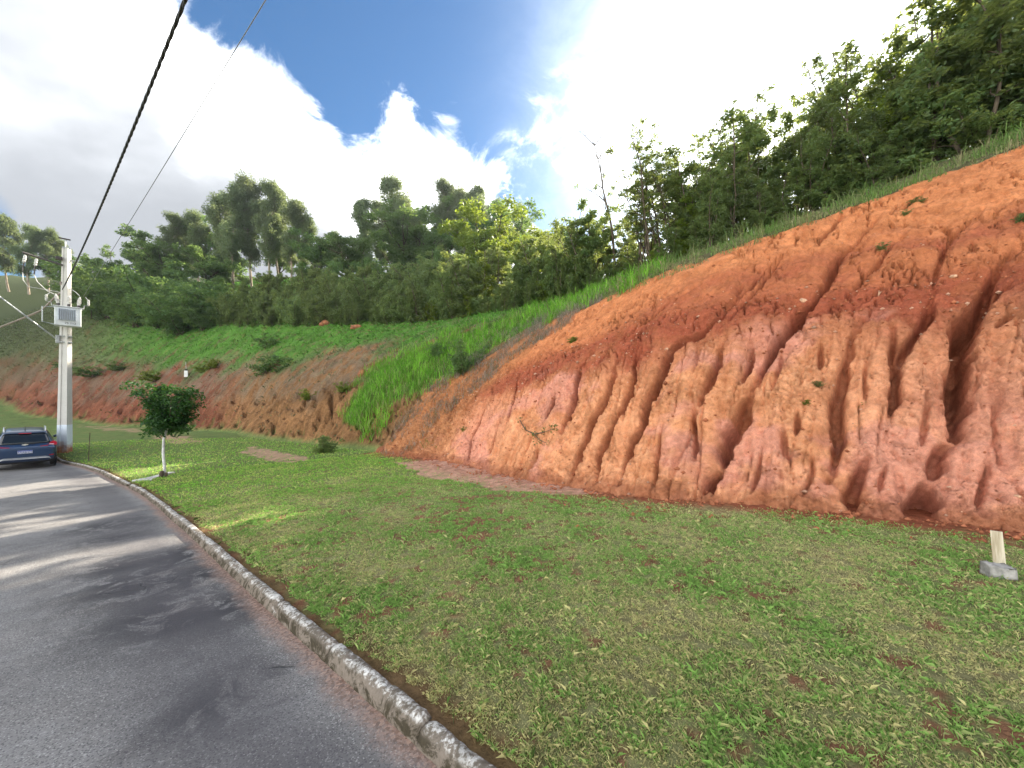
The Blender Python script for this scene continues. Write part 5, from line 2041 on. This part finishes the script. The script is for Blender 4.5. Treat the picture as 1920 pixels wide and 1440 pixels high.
# ------------------------------------------------------------------ parked car
def car():
    hd = np.array([-0.783, 0.622])
    rear = np.array(P3(47, 882, 14.9))
    c = rear[:2] + hd * 1.92
    zc = float(G(c[0:1], c[1:2])[0])
    zr = float(G(rear[0:1], rear[1:2])[0])
    rz = math.atan2(hd[1], hd[0]) - math.pi / 2
    root = empty('parked_car', (c[0], c[1], zc + 0.0), rz)
    root.rotation_euler = (math.atan2(zc - zr, 2.12) * 1.0, 0, rz)
    root.scale = (0.9, 0.9, 0.9)
    tag(root, 'dark blue compact SUV parked at the kerb, seen from behind', 'car')
    m, t = mat('dark_blue_car_paint')
    co = t.n('ShaderNodeTexCoord').outputs['Object']
    n1 = t.noise(co, 2.5, 5)
    dust = t.map(t.n('ShaderNodeSeparateXYZ', {0: co}).outputs[2], 0.75, 0.3, 0.0, 0.25)
    col = t.mix(t.math('MULTIPLY', n1, dust), (0.022, 0.052, 0.120), (0.16, 0.10, 0.07))
    finish(t, col, 0.28, metallic=0.35, spec=0.5, coat=0.7, extra={'Coat Roughness': 0.06})
    paint = m
    glass = simple('tinted_glass', (0.012, 0.016, 0.020), 0.06, spec=0.6, var=0.05)
    black = simple('black_trim', (0.014, 0.014, 0.016), 0.55, var=0.1)
    silver = simple('silver_trim', (0.52, 0.54, 0.57), 0.32, metallic=0.6, var=0.05)
    red = simple('red_lamp_lens', (0.42, 0.008, 0.014), 0.12, spec=0.6, var=0.05)
    white = simple('clear_lens', (0.62, 0.64, 0.66), 0.2, var=0.05)
    # body shell: rings from tail to nose (y, z_sill, z_belt, z_top, half widths sill, belt, top)
    st = [(-2.13, .46, .80, .90, .74, .74, .60), (-2.10, .36, .86, .98, .82, .83, .70), (-2.02, .30, .93, 1.06, .875, .88, .74), (-1.90, .27, .97, 1.20, .89, .895, .70),
          (-1.72, .25, .99, 1.44, .895, .90, .635), (-1.58, .25, 1.0, 1.555, .895, .90, .61), (-1.30, .25, 1.0, 1.60, .895, .90, .60), (-.6, .25, .99, 1.625, .89, .895, .61),
          (0.1, .25, .98, 1.61, .89, .89, .60), (.55, .25, .97, 1.50, .89, .89, .60), (1.0, .25, .96, 1.20, .89, .885, .66), (1.2, .25, .95, 1.06, .89, .88, .70),
          (1.7, .27, .90, .99, .88, .86, .62), (2.0, .32, .80, .90, .80, .78, .55), (2.12, .40, .68, .76, .70, .66, .45)]
    vs, fs = [], []
    for y, z0, zb, z1, w0, wb, w1 in st:
        half = [(0, z0), (w0 * .88, z0), (w0 * .985, z0 + .10), (w0 * 1.0, lerp(z0, zb, .55)), (wb, zb - .06), (wb * .975, zb), (lerp(wb * .97, w1, .5), lerp(zb, z1, .5)),
                (w1, z1 - .07 * min(1, (z1 - zb) / .3)), (w1 * .86, z1 - .015), (w1 * .5, z1 + .008), (0, z1 + .012)]
        ring = half + [(-x, z) for x, z in half[-2:0:-1]]
        vs += [(x, y, z) for x, z in ring]
    n = len(ring)
    for i in range(len(st) - 1):
        for j in range(n):
            fs.append((i * n + j, (i + 1) * n + j, (i + 1) * n + (j + 1) % n, i * n + (j + 1) % n))
    fs.append(tuple(range(n)))
    fs.append(tuple((len(st) - 1) * n + j for j in range(n - 1, -1, -1)))
    mb = MB(); mb.add(vs, fs)
    body = mb.build('body', paint, root, True)
    sb = body.modifiers.new('sub', 'SUBSURF'); sb.levels = 1; sb.render_levels = 2

    def rearpt(x, z, out):
        """on the rear skin of the body"""
        ys = [s[0] for s in st[:6]]; zs = [s[3] for s in st[:6]]
        zq = np.interp(z, [0.2, .46, .90, .98, 1.06, 1.20, 1.44, 1.555], [-2.06, -2.125, -2.13, -2.10, -2.03, -1.915, -1.735, -1.60])
        return (x, zq - out - 0.0 + 0.10 * (abs(x) / .9) ** 3, z)

    def panel(name, outline, out, mt, parent=None, th=0.02, nseg=8):
        """plate following the rear skin; outline: list of (x, z)"""
        mbp = MB()
        k = len(outline)
        f1 = [rearpt(x, z, out) for x, z in outline]
        f2 = [rearpt(x, z, out - th) for x, z in outline]
        mbp.add(f1 + f2, [tuple(range(k - 1, -1, -1))] + [tuple(range(k, 2 * k))] + [(i, (i + 1) % k, k + (i + 1) % k, k + i) for i in range(k)])
        return mbp.build(name, mt, parent or root, False)
    # rear window as a grid so that it follows the slope
    g = MB()
    nx, nz = 12, 6
    gv = []
    for j in range(nz + 1):
        z = lerp(1.10, 1.50, j / nz)
        hw = lerp(.70, .585, (j / nz) ** 1.3)
        for i in range(nx + 1):
            x = lerp(-hw, hw, i / nx)
            gv.append(rearpt(x, z, 0.035))
    g.add(gv, [(j * (nx + 1) + i, j * (nx + 1) + i + 1, (j + 1) * (nx + 1) + i + 1, (j + 1) * (nx + 1) + i) for j in range(nz) for i in range(nx)])
    rw = g.build('rear_window', glass, root, True)
    sol = rw.modifiers.new('thick', 'SOLIDIFY'); sol.thickness = 0.03; sol.offset = -1
    panel('wiper', [(-.02, 1.11), (.26, 1.075), (.27, 1.09), (0.0, 1.135)], 0.075, black, rw)
    panel('spoiler', [(-.60, 1.535), (.60, 1.535), (.585, 1.575), (-.585, 1.575)], 0.10, paint, None, 0.16)
    panel('brake_light', [(-.17, 1.512), (.17, 1.512), (.17, 1.53), (-.17, 1.53)], 0.12, red, None, 0.05)
    for sx in (-1, 1):
        o = panel('tail_light', [(sx * .64, 1.02), (sx * .88, .985), (sx * .895, 1.10), (sx * .80, 1.165), (sx * .70, 1.13)][::sx], 0.030, red, None, 0.10)
        panel('lamp_wing', [(sx * .40, .965), (sx * .64, .985), (sx * .64, 1.01), (sx * .42, .985)][::sx], 0.03, red, o, 0.03)
        panel('lens', [(sx * .66, 1.03), (sx * .80, 1.01), (sx * .80, 1.035), (sx * .67, 1.05)][::sx], 0.040, white, o, 0.02)
        panel('bumper_vent', [(sx * .60, .735), (sx * .83, .745), (sx * .83, .775), (sx * .62, .765)][::sx], 0.020, silver, None, 0.03)
        panel('reflector', [(sx * .66, .555), (sx * .80, .565), (sx * .80, .60), (sx * .67, .585)][::sx], 0.055, red, None, 0.03)
        MB().tube([(sx * .56, -1.52, 1.57), (sx * .57, -1.42, 1.615), (sx * .585, -.4, 1.655), (sx * .57, .45, 1.58)], [0.02, 0.024, 0.024, 0.018], 7).build('roof_rail', silver, root, True)
        sg = MB()
        sg.add([(sx * .875, -1.45, 1.05), (sx * .875, .75, 1.02), (sx * .69, .38, 1.46), (sx * .675, -1.25, 1.50)], [(0, 1, 2, 3)[::sx]])
        w_ = sg.build('side_window', glass, root)
        w_.location.x = sx * 0.02
        MB().box((sx * .98, .72, 1.05), (0.2, 0.09, 0.13)).build('door_mirror', paint, root, bevel=0.03)
    panel('bumper_lower', [(-.80, .28), (.80, .28), (.87, .50), (.87, .68), (-.87, .68), (-.87, .50)], 0.035, black, None, 0.14)
    panel('skid_plate', [(-.72, .40), (-.60, .46), (.60, .46), (.72, .40), (.66, .50), (.56, .535), (-.56, .535), (-.66, .50)], 0.075, silver, None, 0.06)
    panel('tailgate_recess', [(-.42, .66), (.42, .66), (.44, .86), (-.44, .86)], 0.004, black, None, 0.03)
    pl = panel('licence_plate', [(-.20, .70), (.20, .70), (.20, .83), (-.20, .83)], 0.020, simple('plate_white', (0.72, 0.74, 0.78), 0.4, var=0.04))
    panel('plate_band', [(-.198, .798), (.198, .798), (.198, .828), (-.198, .828)], 0.024, simple('plate_blue', (0.02, 0.06, 0.42), 0.4, var=0.05), pl, 0.01)
    cu = bpy.data.curves.new('plate', 'FONT')
    cu.body = 'RNA8H29'
    cu.size = 0.112
    cu.align_x = 'CENTER'
    cu.extrude = 0.001
    tmp = bpy.data.objects.new('tmp', cu)
    me = bpy.data.meshes.new_from_object(tmp)
    bpy.data.objects.remove(tmp)
    tx = link('plate_characters', me, pl, simple('plate_print', (0.03, 0.06, 0.30), 0.5))
    y_ = rearpt(0, .76, .026)[1]
    tx.location = (0, y_, .712)
    tx.scale = (.82, 1, 1)
    tx.rotation_euler = (R(90), 0, 0)
    # badge: flat gold and silver bow-tie cross
    em = MB()
    for dx, w, h in ((0, .075, .058), (0, .17, .034)):
        x0 = w / 2; sk = 0.012
        q = [rearpt(x, z, .040) for x, z in ((-x0 - sk, 1.065 - h / 2), (x0 - sk, 1.065 - h / 2), (x0 + sk, 1.065 + h / 2), (-x0 + sk, 1.065 + h / 2))]
        q2 = [(a_, b_ + .03, c_) for a_, b_, c_ in q]
        em.add(q + q2, [(0, 1, 2, 3), (7, 6, 5, 4), (0, 4, 5, 1), (1, 5, 6, 2), (2, 6, 7, 3), (3, 7, 4, 0)])
    em.build('badge', simple('badge_metal', (0.80, 0.74, 0.60), 0.25, metallic=0.4, var=0.03), root)
    MB().tube([(0.0, -1.30, 1.60), (0.0, -1.38, 1.66), (0.0, -1.50, 1.80)], [0.014, 0.008, 0.004], 6).build('antenna', black, root, True)
    # wheels
    for sx in (-1, 1):
        for y in (-1.30, 1.30):
            w = empty('wheel', (sx * .80, y, .33))
            w.parent = root
            prof = [(0.20, -.10), (0.28, -.105), (0.315, -.09), (0.33, -.05), (0.33, .05), (0.315, .09), (0.28, .105), (0.20, .10)]
            MB().lathe(prof, (0, 0, 0), (sx, 0, 0), 28).build('tyre', M_BLACK, w, True)
            r = MB().lathe([(0.205, -.08), (0.205, .095), (0.19, .10), (0.17, .075)], (0, 0, 0), (sx, 0, 0), 24)
            for a in range(5):
                t_ = a * 2 * math.pi / 5
                rot = Matrix.Rotation(t_, 3, 'X')
                r.box(tuple(rot @ Vector((sx * .085, 0, .10))), (0.03, 0.05, 0.19), rot)
            r.build('rim', silver, w, True)
            MB().lathe([(0.40, -.02), (0.40, .035), (0.345, .035), (0.345, -.02)], (sx * .035, 0, 0.02), (sx, 0, 0), 26).build('wheel_arch', black, w, True)
    MB().box((0, 0, .27), (1.5, 3.4, 0.12)).build('underbody', black, root)
    return root


car()

# ------------------------------------------------------------------ grass
def grass_material():
    m, t = mat('grass_blades')
    at = t.n('ShaderNodeAttribute', attribute_name='col').outputs['Color']
    b = t.n('ShaderNodeBsdfPrincipled', {'Base Color': at, 'Roughness': 0.6, 'Specular IOR Level': 0.25})
    tr = t.n('ShaderNodeBsdfTranslucent', {'Color': at})
    ms = t.n('ShaderNodeMixShader', {0: 0.4, 1: b.outputs[0], 2: tr.outputs[0]})
    t.n('ShaderNodeOutputMaterial', {'Surface': ms.outputs[0]})
    return m


M_GRASS = grass_material()


def blades(rng, P, L, W, lean, col, two=False):
    """P (n,3) roots; L, W, lean (n,) ; col (n,3). One folded blade each"""
    n = len(P)
    az = rng.uniform(0, 2 * np.pi, n)
    d = np.stack([np.cos(az), np.sin(az), np.zeros(n)], -1)
    w = np.stack([-np.sin(az), np.cos(az), np.zeros(n)], -1)
    tw = rng.normal(0, 0.5, n)
    w = w * np.cos(tw)[:, None] + d * np.sin(tw)[:, None]
    up = np.array([0, 0, 1.0])
    if not two:
        mid = P + (up * (0.55 * L * np.cos(lean * 0.6))[:, None] + d * (0.5 * L * np.sin(lean * 0.6))[:, None])
        tip = P + (up * (0.9 * L * np.cos(lean))[:, None] + d * (L * np.sin(lean))[:, None])
        V = np.stack([P, mid + w * (W / 2)[:, None], tip, mid - w * (W / 2)[:, None]], 1)
        Fq = np.arange(n * 4).reshape(-1, 4)
        c = np.repeat(col, 4, 0)
        return V.reshape(-1, 3), Fq, c
    m1 = P + (up * (0.45 * L * np.cos(lean * 0.4))[:, None] + d * (0.35 * L * np.sin(lean * 0.5))[:, None])
    m2 = P + (up * (0.80 * L * np.cos(lean * 0.75))[:, None] + d * (0.70 * L * np.sin(lean * 0.85))[:, None])
    tip = P + (up * (0.98 * L * np.cos(lean * 1.1))[:, None] + d * (1.0 * L * np.sin(lean))[:, None])
    V = np.stack([P - w * (W * .35)[:, None], P + w * (W * .35)[:, None], m1 + w * (W * .5)[:, None], m1 - w * (W * .5)[:, None],
                  m2 + w * (W * .35)[:, None], m2 - w * (W * .35)[:, None], tip], 1)
    b0 = (np.arange(n) * 7)[:, None]
    Fq = np.concatenate([b0 + np.array([[0, 1, 2, 3]]), b0 + np.array([[3, 2, 4, 5]]), b0 + np.array([[5, 4, 6, 6]])])
    return V.reshape(-1, 3), Fq, np.repeat(col, 7, 0)


def tri_fix(Fq):
    return Fq


def grass_object(name, parts, label):
    VS, FS, CS, o = [], [], [], 0
    for V, Fq, c in parts:
        if Fq.shape[1] == 4:
            tri = np.concatenate([Fq[:, [0, 1, 2]], Fq[:, [0, 2, 3]]])
            tri = tri[(tri[:, 0] != tri[:, 2]) & (tri[:, 1] != tri[:, 2])]
        else:
            tri = Fq
        VS.append(V); FS.append(tri + o); CS.append(c); o += len(V)
    me = np_mesh(name, np.concatenate(VS), np.concatenate(FS), False, {'col': np.clip(np.concatenate(CS), 0.003, 1)})
    ob = link(name, me, None, M_GRASS)
    tag(ob, label, 'grass', kind='stuff')
    return ob


def lawn_grass():
    rng = np.random.default_rng(91)
    parts = []
    # rings: r0, r1, candidates per m2, blade length, width
    for r0, r1, dens, L0, W0 in ((1.2, 2.6, 34000, .025, .0020), (2.6, 4.2, 21000, .026, .0025), (4.2, 6.5, 10500, .028, .0035), (6.5, 10, 4200, .032, .0056), (10, 16, 1100, .042, .012), (16, 30, 200, .055, .024)):
        a0, a1 = R(-62), R(60)
        area = 0.5 * (r1 ** 2 - r0 ** 2) * (a1 - a0)
        n = int(area * dens)
        r = np.sqrt(rng.uniform(r0 ** 2, r1 ** 2, n))
        a = rng.uniform(a0, a1, n)
        x, y = r * np.sin(a), r * np.cos(a)
        n1 = fbm(x * 0.9, y * 0.9, 4, 0.55, 3)
        n2 = fbm(x * 0.22, y * 0.22, 4, 0.6, 11)
        n3 = fbm(x * 3.1, y * 3.1, 3, 0.6, 23)
        n4 = fbm(x * 9.0, y * 9.0, 2, 0.6, 29)
        near = sstep(14, 4, r)
        n6 = fbm(x * 7.0, y * 7.0, 3, 0.6, 25)
        bare = bare_mask(n1, n2, n3, n6, near)
        pr = np.clip(0.97 - 0.86 * bare, 0, 1) * np.clip(0.62 + 1.25 * n4, 0.08, 1)
        k = rng.random(n) < pr
        x, y, r, n1, n2, n3, n4 = (q[k] for q in (x, y, r, n1, n2, n3, n4))
        sd = kerb_sd(x, y)
        s, d = sd_of(x, y)
        q = d - d0(s)
        hl = hill(x, y, 0.0)
        L = lawn(x, y)
        k = (sd > 0.17 + 0.10 * n3) & ((rng.random(len(x)) < sstep(0.05, -1.1, q - 0.5 * n1 - 0.35 * n3 + 0.1 + 0.45 * np.exp(-((s - 8.5) / 2.2) ** 2))) | (s > S_END)) & (hl < L + 0.03)
        px, py = project(x, y, L)
        for pts in ([(735, 868), (830, 858), (960, 876), (1050, 902), (1130, 925), (1040, 928), (950, 921), (870, 906), (790, 890)], [(470, 838), (540, 848), (585, 862), (520, 866), (450, 850)]):
            k &= ~(in_poly(px + n3 * 14, py + n1 * 9, pts) & (rng.random(len(x)) < 0.93))
        x, y, r, n1, n2, n3, n4, L, sd = (v[k] for v in (x, y, r, n1, n2, n3, n4, L, sd))
        m = len(x)
        z = L - 0.012 + 0.020 * fbm(x * 1.2, y * 1.2, 3, 0.5, 5) * sstep(0.15, 0.6, sd)
        green = np.clip(0.60 + 0.9 * n1 + 0.6 * n2 + 0.5 * n4 + rng.normal(0, .32, m), 0, 1)
        c = lerp(np.array([[0.60, 0.56, 0.28]]), np.array([[0.28, 0.47, 0.12]]), sstep(0.25, 0.75, green)[:, None])
        far = sstep(6, 13, r)[:, None]
        c = lerp(c, c * np.array([[1.0, 1.12, 0.7]]), far)
        c = c * rng.uniform(0.65, 1.3, (m, 1))
        ln = L0 * rng.lognormal(0, 0.30, m) * np.clip(1 + 0.7 * n1 + 0.7 * n4, 0.6, 1.7)
        parts.append(blades(rng, np.stack([x, y, z], -1), ln, np.full(m, W0) * rng.uniform(.7, 1.3, m), np.abs(rng.normal(0.75, 0.40, m)), c))
    print('lawn blades', sum(len(p[1]) for p in parts))
    # tufts hanging over the back of the kerb
    K = KERB
    i = rng.integers(20, len(K) - 120, 5000)
    o = 0.11 + np.abs(rng.normal(0, 0.07, len(i)))
    x, y = K[i, 0] - KERB_N[i, 0] * o + rng.normal(0, .08, len(i)), K[i, 1] - KERB_N[i, 1] * o + rng.normal(0, .08, len(i))
    k = (kerb_sd(x, y) > 0.115) & (fbm(x * 2.0, y * 2.0, 3, 0.6, 33) > 0.0) & (y > 0.8)
    x, y = x[k], y[k]
    m = len(x)
    c = lerp(np.array([[0.24, 0.17, 0.085]]), np.array([[0.10, 0.19, 0.04]]), (rng.random((m, 1)) < 0.45) * 1.0) * rng.uniform(.6, 1.2, (m, 1))
    parts.append(blades(rng, np.stack([x, y, lawn(x, y) - 0.02], -1), 0.05 * rng.lognormal(0, .4, m), np.full(m, .0055), np.abs(rng.normal(.9, .4, m)), c))
    grass_object('lawn_grass', parts, 'short patchy green and straw coloured lawn grass beside the road')


lawn_grass()


def scatter(rng, n, box, test):
    x = rng.uniform(box[0], box[1], n)
    y = rng.uniform(box[2], box[3], n)
    z = hill(x, y, 0.0)
    px, py = project(x, y, z)
    k = test(x, y, z, px, py)
    return x[k], y[k], z[k], px[k], py[k]


def slope_grass():
    rng = np.random.default_rng(101)
    up = lambda x, y, z: z - lawn(x, y)
    # --- tall bright grass of the spur
    def t1(x, y, z, px, py):
        w = fbm(x * 0.8, y * 0.8, 3, 0.6, 15) * 30 + rng.normal(0, 5, len(x))
        return (in_poly(px + w, py + w * .6, POLY_TALL) | in_poly(px + w, py  , [(668, 835), (676, 812), (705, 786), (738, 768), (720, 800), (690, 830)])) & (N(x, y) < Cz(x, y) + 0.05) & (fbm(x * 1.3, y * 1.3, 3, 0.6, 17) > np.interp(px, [640, 860, 960, 1250], [-0.30, -0.20, -0.02, 0.05]))
    x, y, z, px, py = scatter(rng, 150000, (-12, 9, 11, 36), t1)
    m = len(x)
    n1 = fbm(x * 0.7, y * 0.7, 3, 0.6, 19)
    c = lerp(np.array([[0.11, 0.31, 0.026]]), np.array([[0.27, 0.56, 0.055]]), np.clip(0.5 + n1 + rng.normal(0, .25, m), 0, 1)[:, None])
    c = np.where(rng.random((m, 1)) < 0.12, np.array([[0.36, 0.32, 0.16]]), c)
    c = c * np.clip(0.85 + 0.9 * fbm(x * 2.4, y * 2.4, 3, 0.6, 55), 0.4, 1.5)[:, None]
    print('tall grass', m)
    tall = blades(rng, np.stack([x, y, z - 0.03], -1), 0.36 * rng.lognormal(0, .32, m) * (1 + 0.5 * n1), np.full(m, .020) * rng.uniform(.7, 1.3, m), np.abs(rng.normal(.55, .3, m)), c, True)
    grass_object('tall_grass', [tall], 'tall bright green grass on the spur beside the clay bank')
    # --- rank grass between the bank and the thicket
    def t2(x, y, z, px, py):
        c_ = Cz(x, y)
        return (px > 1120) & (px < 2050) & (y > 6) & (N(x, y) < c_ + 0.08) & (c_ - N(x, y) < 1.1) & (fbm(x * 1.1, y * 1.1, 3, 0.6, 18) > -0.28)
    x, y, z, px, py = scatter(rng, 120000, (3, 21, 8, 24), t2)
    m = len(x)
    n1 = fbm(x * 0.7, y * 0.7, 3, 0.6, 19)
    c = lerp(np.array([[0.32, 0.28, 0.15]]), np.array([[0.15, 0.28, 0.055]]), np.clip(0.62 + n1 + rng.normal(0, .3, m), 0, 1)[:, None]) * rng.uniform(.6, 1.2, (m, 1))
    print('rank grass', m)
    rk = blades(rng, np.stack([x, y, z - 0.03], -1), np.where(fbm(x * 2.2, y * 2.2, 2, 0.5, 45) > 0.28, 0.30, 0.095) * rng.lognormal(0, .35, m), np.full(m, .013) * rng.uniform(.7, 1.5, m), np.abs(rng.normal(.55, .3, m)), c, True)
    grass_object('rank_grass', [rk], 'rank mixed grass fringe along the top edge of the clay bank')
    # --- dry straw fringe where clay meets grass
    def t3(x, y, z, px, py):
        dlt = Cz(x, y) - N(x, y)
        return (px > 560) & (px < 1130) & (np.abs(dlt - 0.30) < np.interp(px, [600, 760, 1000, 1130], [1.0, 0.8, 0.55, 0.4])) & (y > 6) & (fbm(x * 0.9, y * 0.9, 3, 0.6, 27) > -0.08)
    x, y, z, px, py = scatter(rng, 120000, (-9, 6, 9, 24), t3)
    m = len(x)
    c = lerp(np.array([[0.27, 0.23, 0.18]]), np.array([[0.44, 0.38, 0.31]]), rng.random((m, 1))) * rng.uniform(.6, 1.1, (m, 1))
    c = np.where(rng.random((m, 1)) < 0.18, np.array([[0.10, 0.15, 0.05]]), c)
    print('straw', m)
    st = blades(rng, np.stack([x, y, z - 0.03], -1), 0.24 * rng.lognormal(0, .35, m), np.full(m, .009), np.abs(rng.normal(1.0, .35, m)), c, True)
    grass_object('dry_grass', [st], 'dry grey straw along the left edge of the clay bank')
    # --- weeds and low grass of the middle slope
    def t4(x, y, z, px, py):
        u = up(x, y, z)
        n1 = fbm(x * 0.9, y * 0.9, 4, 0.55, 3); n2 = fbm(x * 0.22, y * 0.22, 4, 0.6, 11)
        g = sstep(3.6, 7.5, u + 4.5 * n2 + 1.5 * n1)
        return (px > -80) & (px < 1130) & (u > 0.4) & (N(x, y) < Cz(x, y)) & (rng.random(len(x)) < (0.10 + 0.90 * g) * sstep(-0.22, 0.12, fbm(x * 1.1, y * 1.1, 3, 0.6, 37))) & ~in_poly(px, py, POLY_TALL)
    x, y, z, px, py = scatter(rng, 260000, (-95, 6, 18, 80), t4)
    m = len(x)
    u = up(x, y, z)
    n1 = fbm(x * 0.9, y * 0.9, 4, 0.55, 3); n2 = fbm(x * 0.22, y * 0.22, 4, 0.6, 11)
    g = sstep(5.0, 8.5, u + 3.0 * n2 + 1.0 * n1) * sstep(90, 330, px)
    g = np.clip(g + rng.normal(0, .2, m), 0, 1)
    c = lerp(np.array([[0.17, 0.18, 0.095]]), np.array([[0.11, 0.29, 0.035]]), g[:, None]) * rng.uniform(.6, 1.25, (m, 1))
    print('weeds', m)
    wd = blades(rng, np.stack([x, y, z - 0.04], -1), 0.22 * rng.lognormal(0, .35, m), 0.034 * rng.lognormal(0, .3, m) * np.interp(y, [15, 70], [.6, 1.5]), np.abs(rng.normal(.75, .35, m)), c)
    grass_object('slope_weeds', [wd], 'low weeds and grass covering the middle hillside')
    # --- single tuft at the toe
    p = ground_at(820, 852)
    m = 700
    q = rng.normal(0, .16, (m, 2))
    c = lerp(np.array([[0.035, 0.12, 0.012]]), np.array([[0.08, 0.22, 0.025]]), rng.random((m, 1)))
    x, y = p[0] + q[:, 0], p[1] + q[:, 1]
    V, Fq, c = blades(rng, np.stack([x, y, np.full(m, p[2] - .02)], -1), 0.52 * rng.lognormal(0, .22, m), np.full(m, .016), np.abs(rng.normal(.5, .3, m)), c, True)
    tri = np.concatenate([Fq[:, [0, 1, 2]], Fq[:, [0, 2, 3]]])
    tri = tri[(tri[:, 0] != tri[:, 2]) & (tri[:, 1] != tri[:, 2])]
    o = link('grass_tuft', np_mesh('grass_tuft', V - p, tri, False, {'col': c}), None, M_GRASS)
    o.location = p
    tag(o, 'single dark green grass tuft at the foot of the bank, left end', 'grass tuft')


slope_grass()


# ------------------------------------------------------------------ thin air between the camera and the wood
def haze():
    x0, x1, z0, z1 = -960, 960, -8.0, 62.0
    mb = MB().box((0, 0, (z0 + z1) / 2), (x1 - x0, x1 - x0, z1 - z0))
    m = bpy.data.materials.new('haze')
    m.use_nodes = True
    t = NT(m.node_tree)
    v = t.n('ShaderNodeVolumePrincipled', {'Color': (0.80, 0.88, 1.0, 1), 'Density': 0.00024, 'Anisotropy': 0.5})
    t.n('ShaderNodeOutputMaterial', {'Volume': v.outputs[0]})
    o = mb.build('haze', m)
    tag(o, 'thin bluish haze lying over the hillside', 'haze', kind='stuff')


haze()
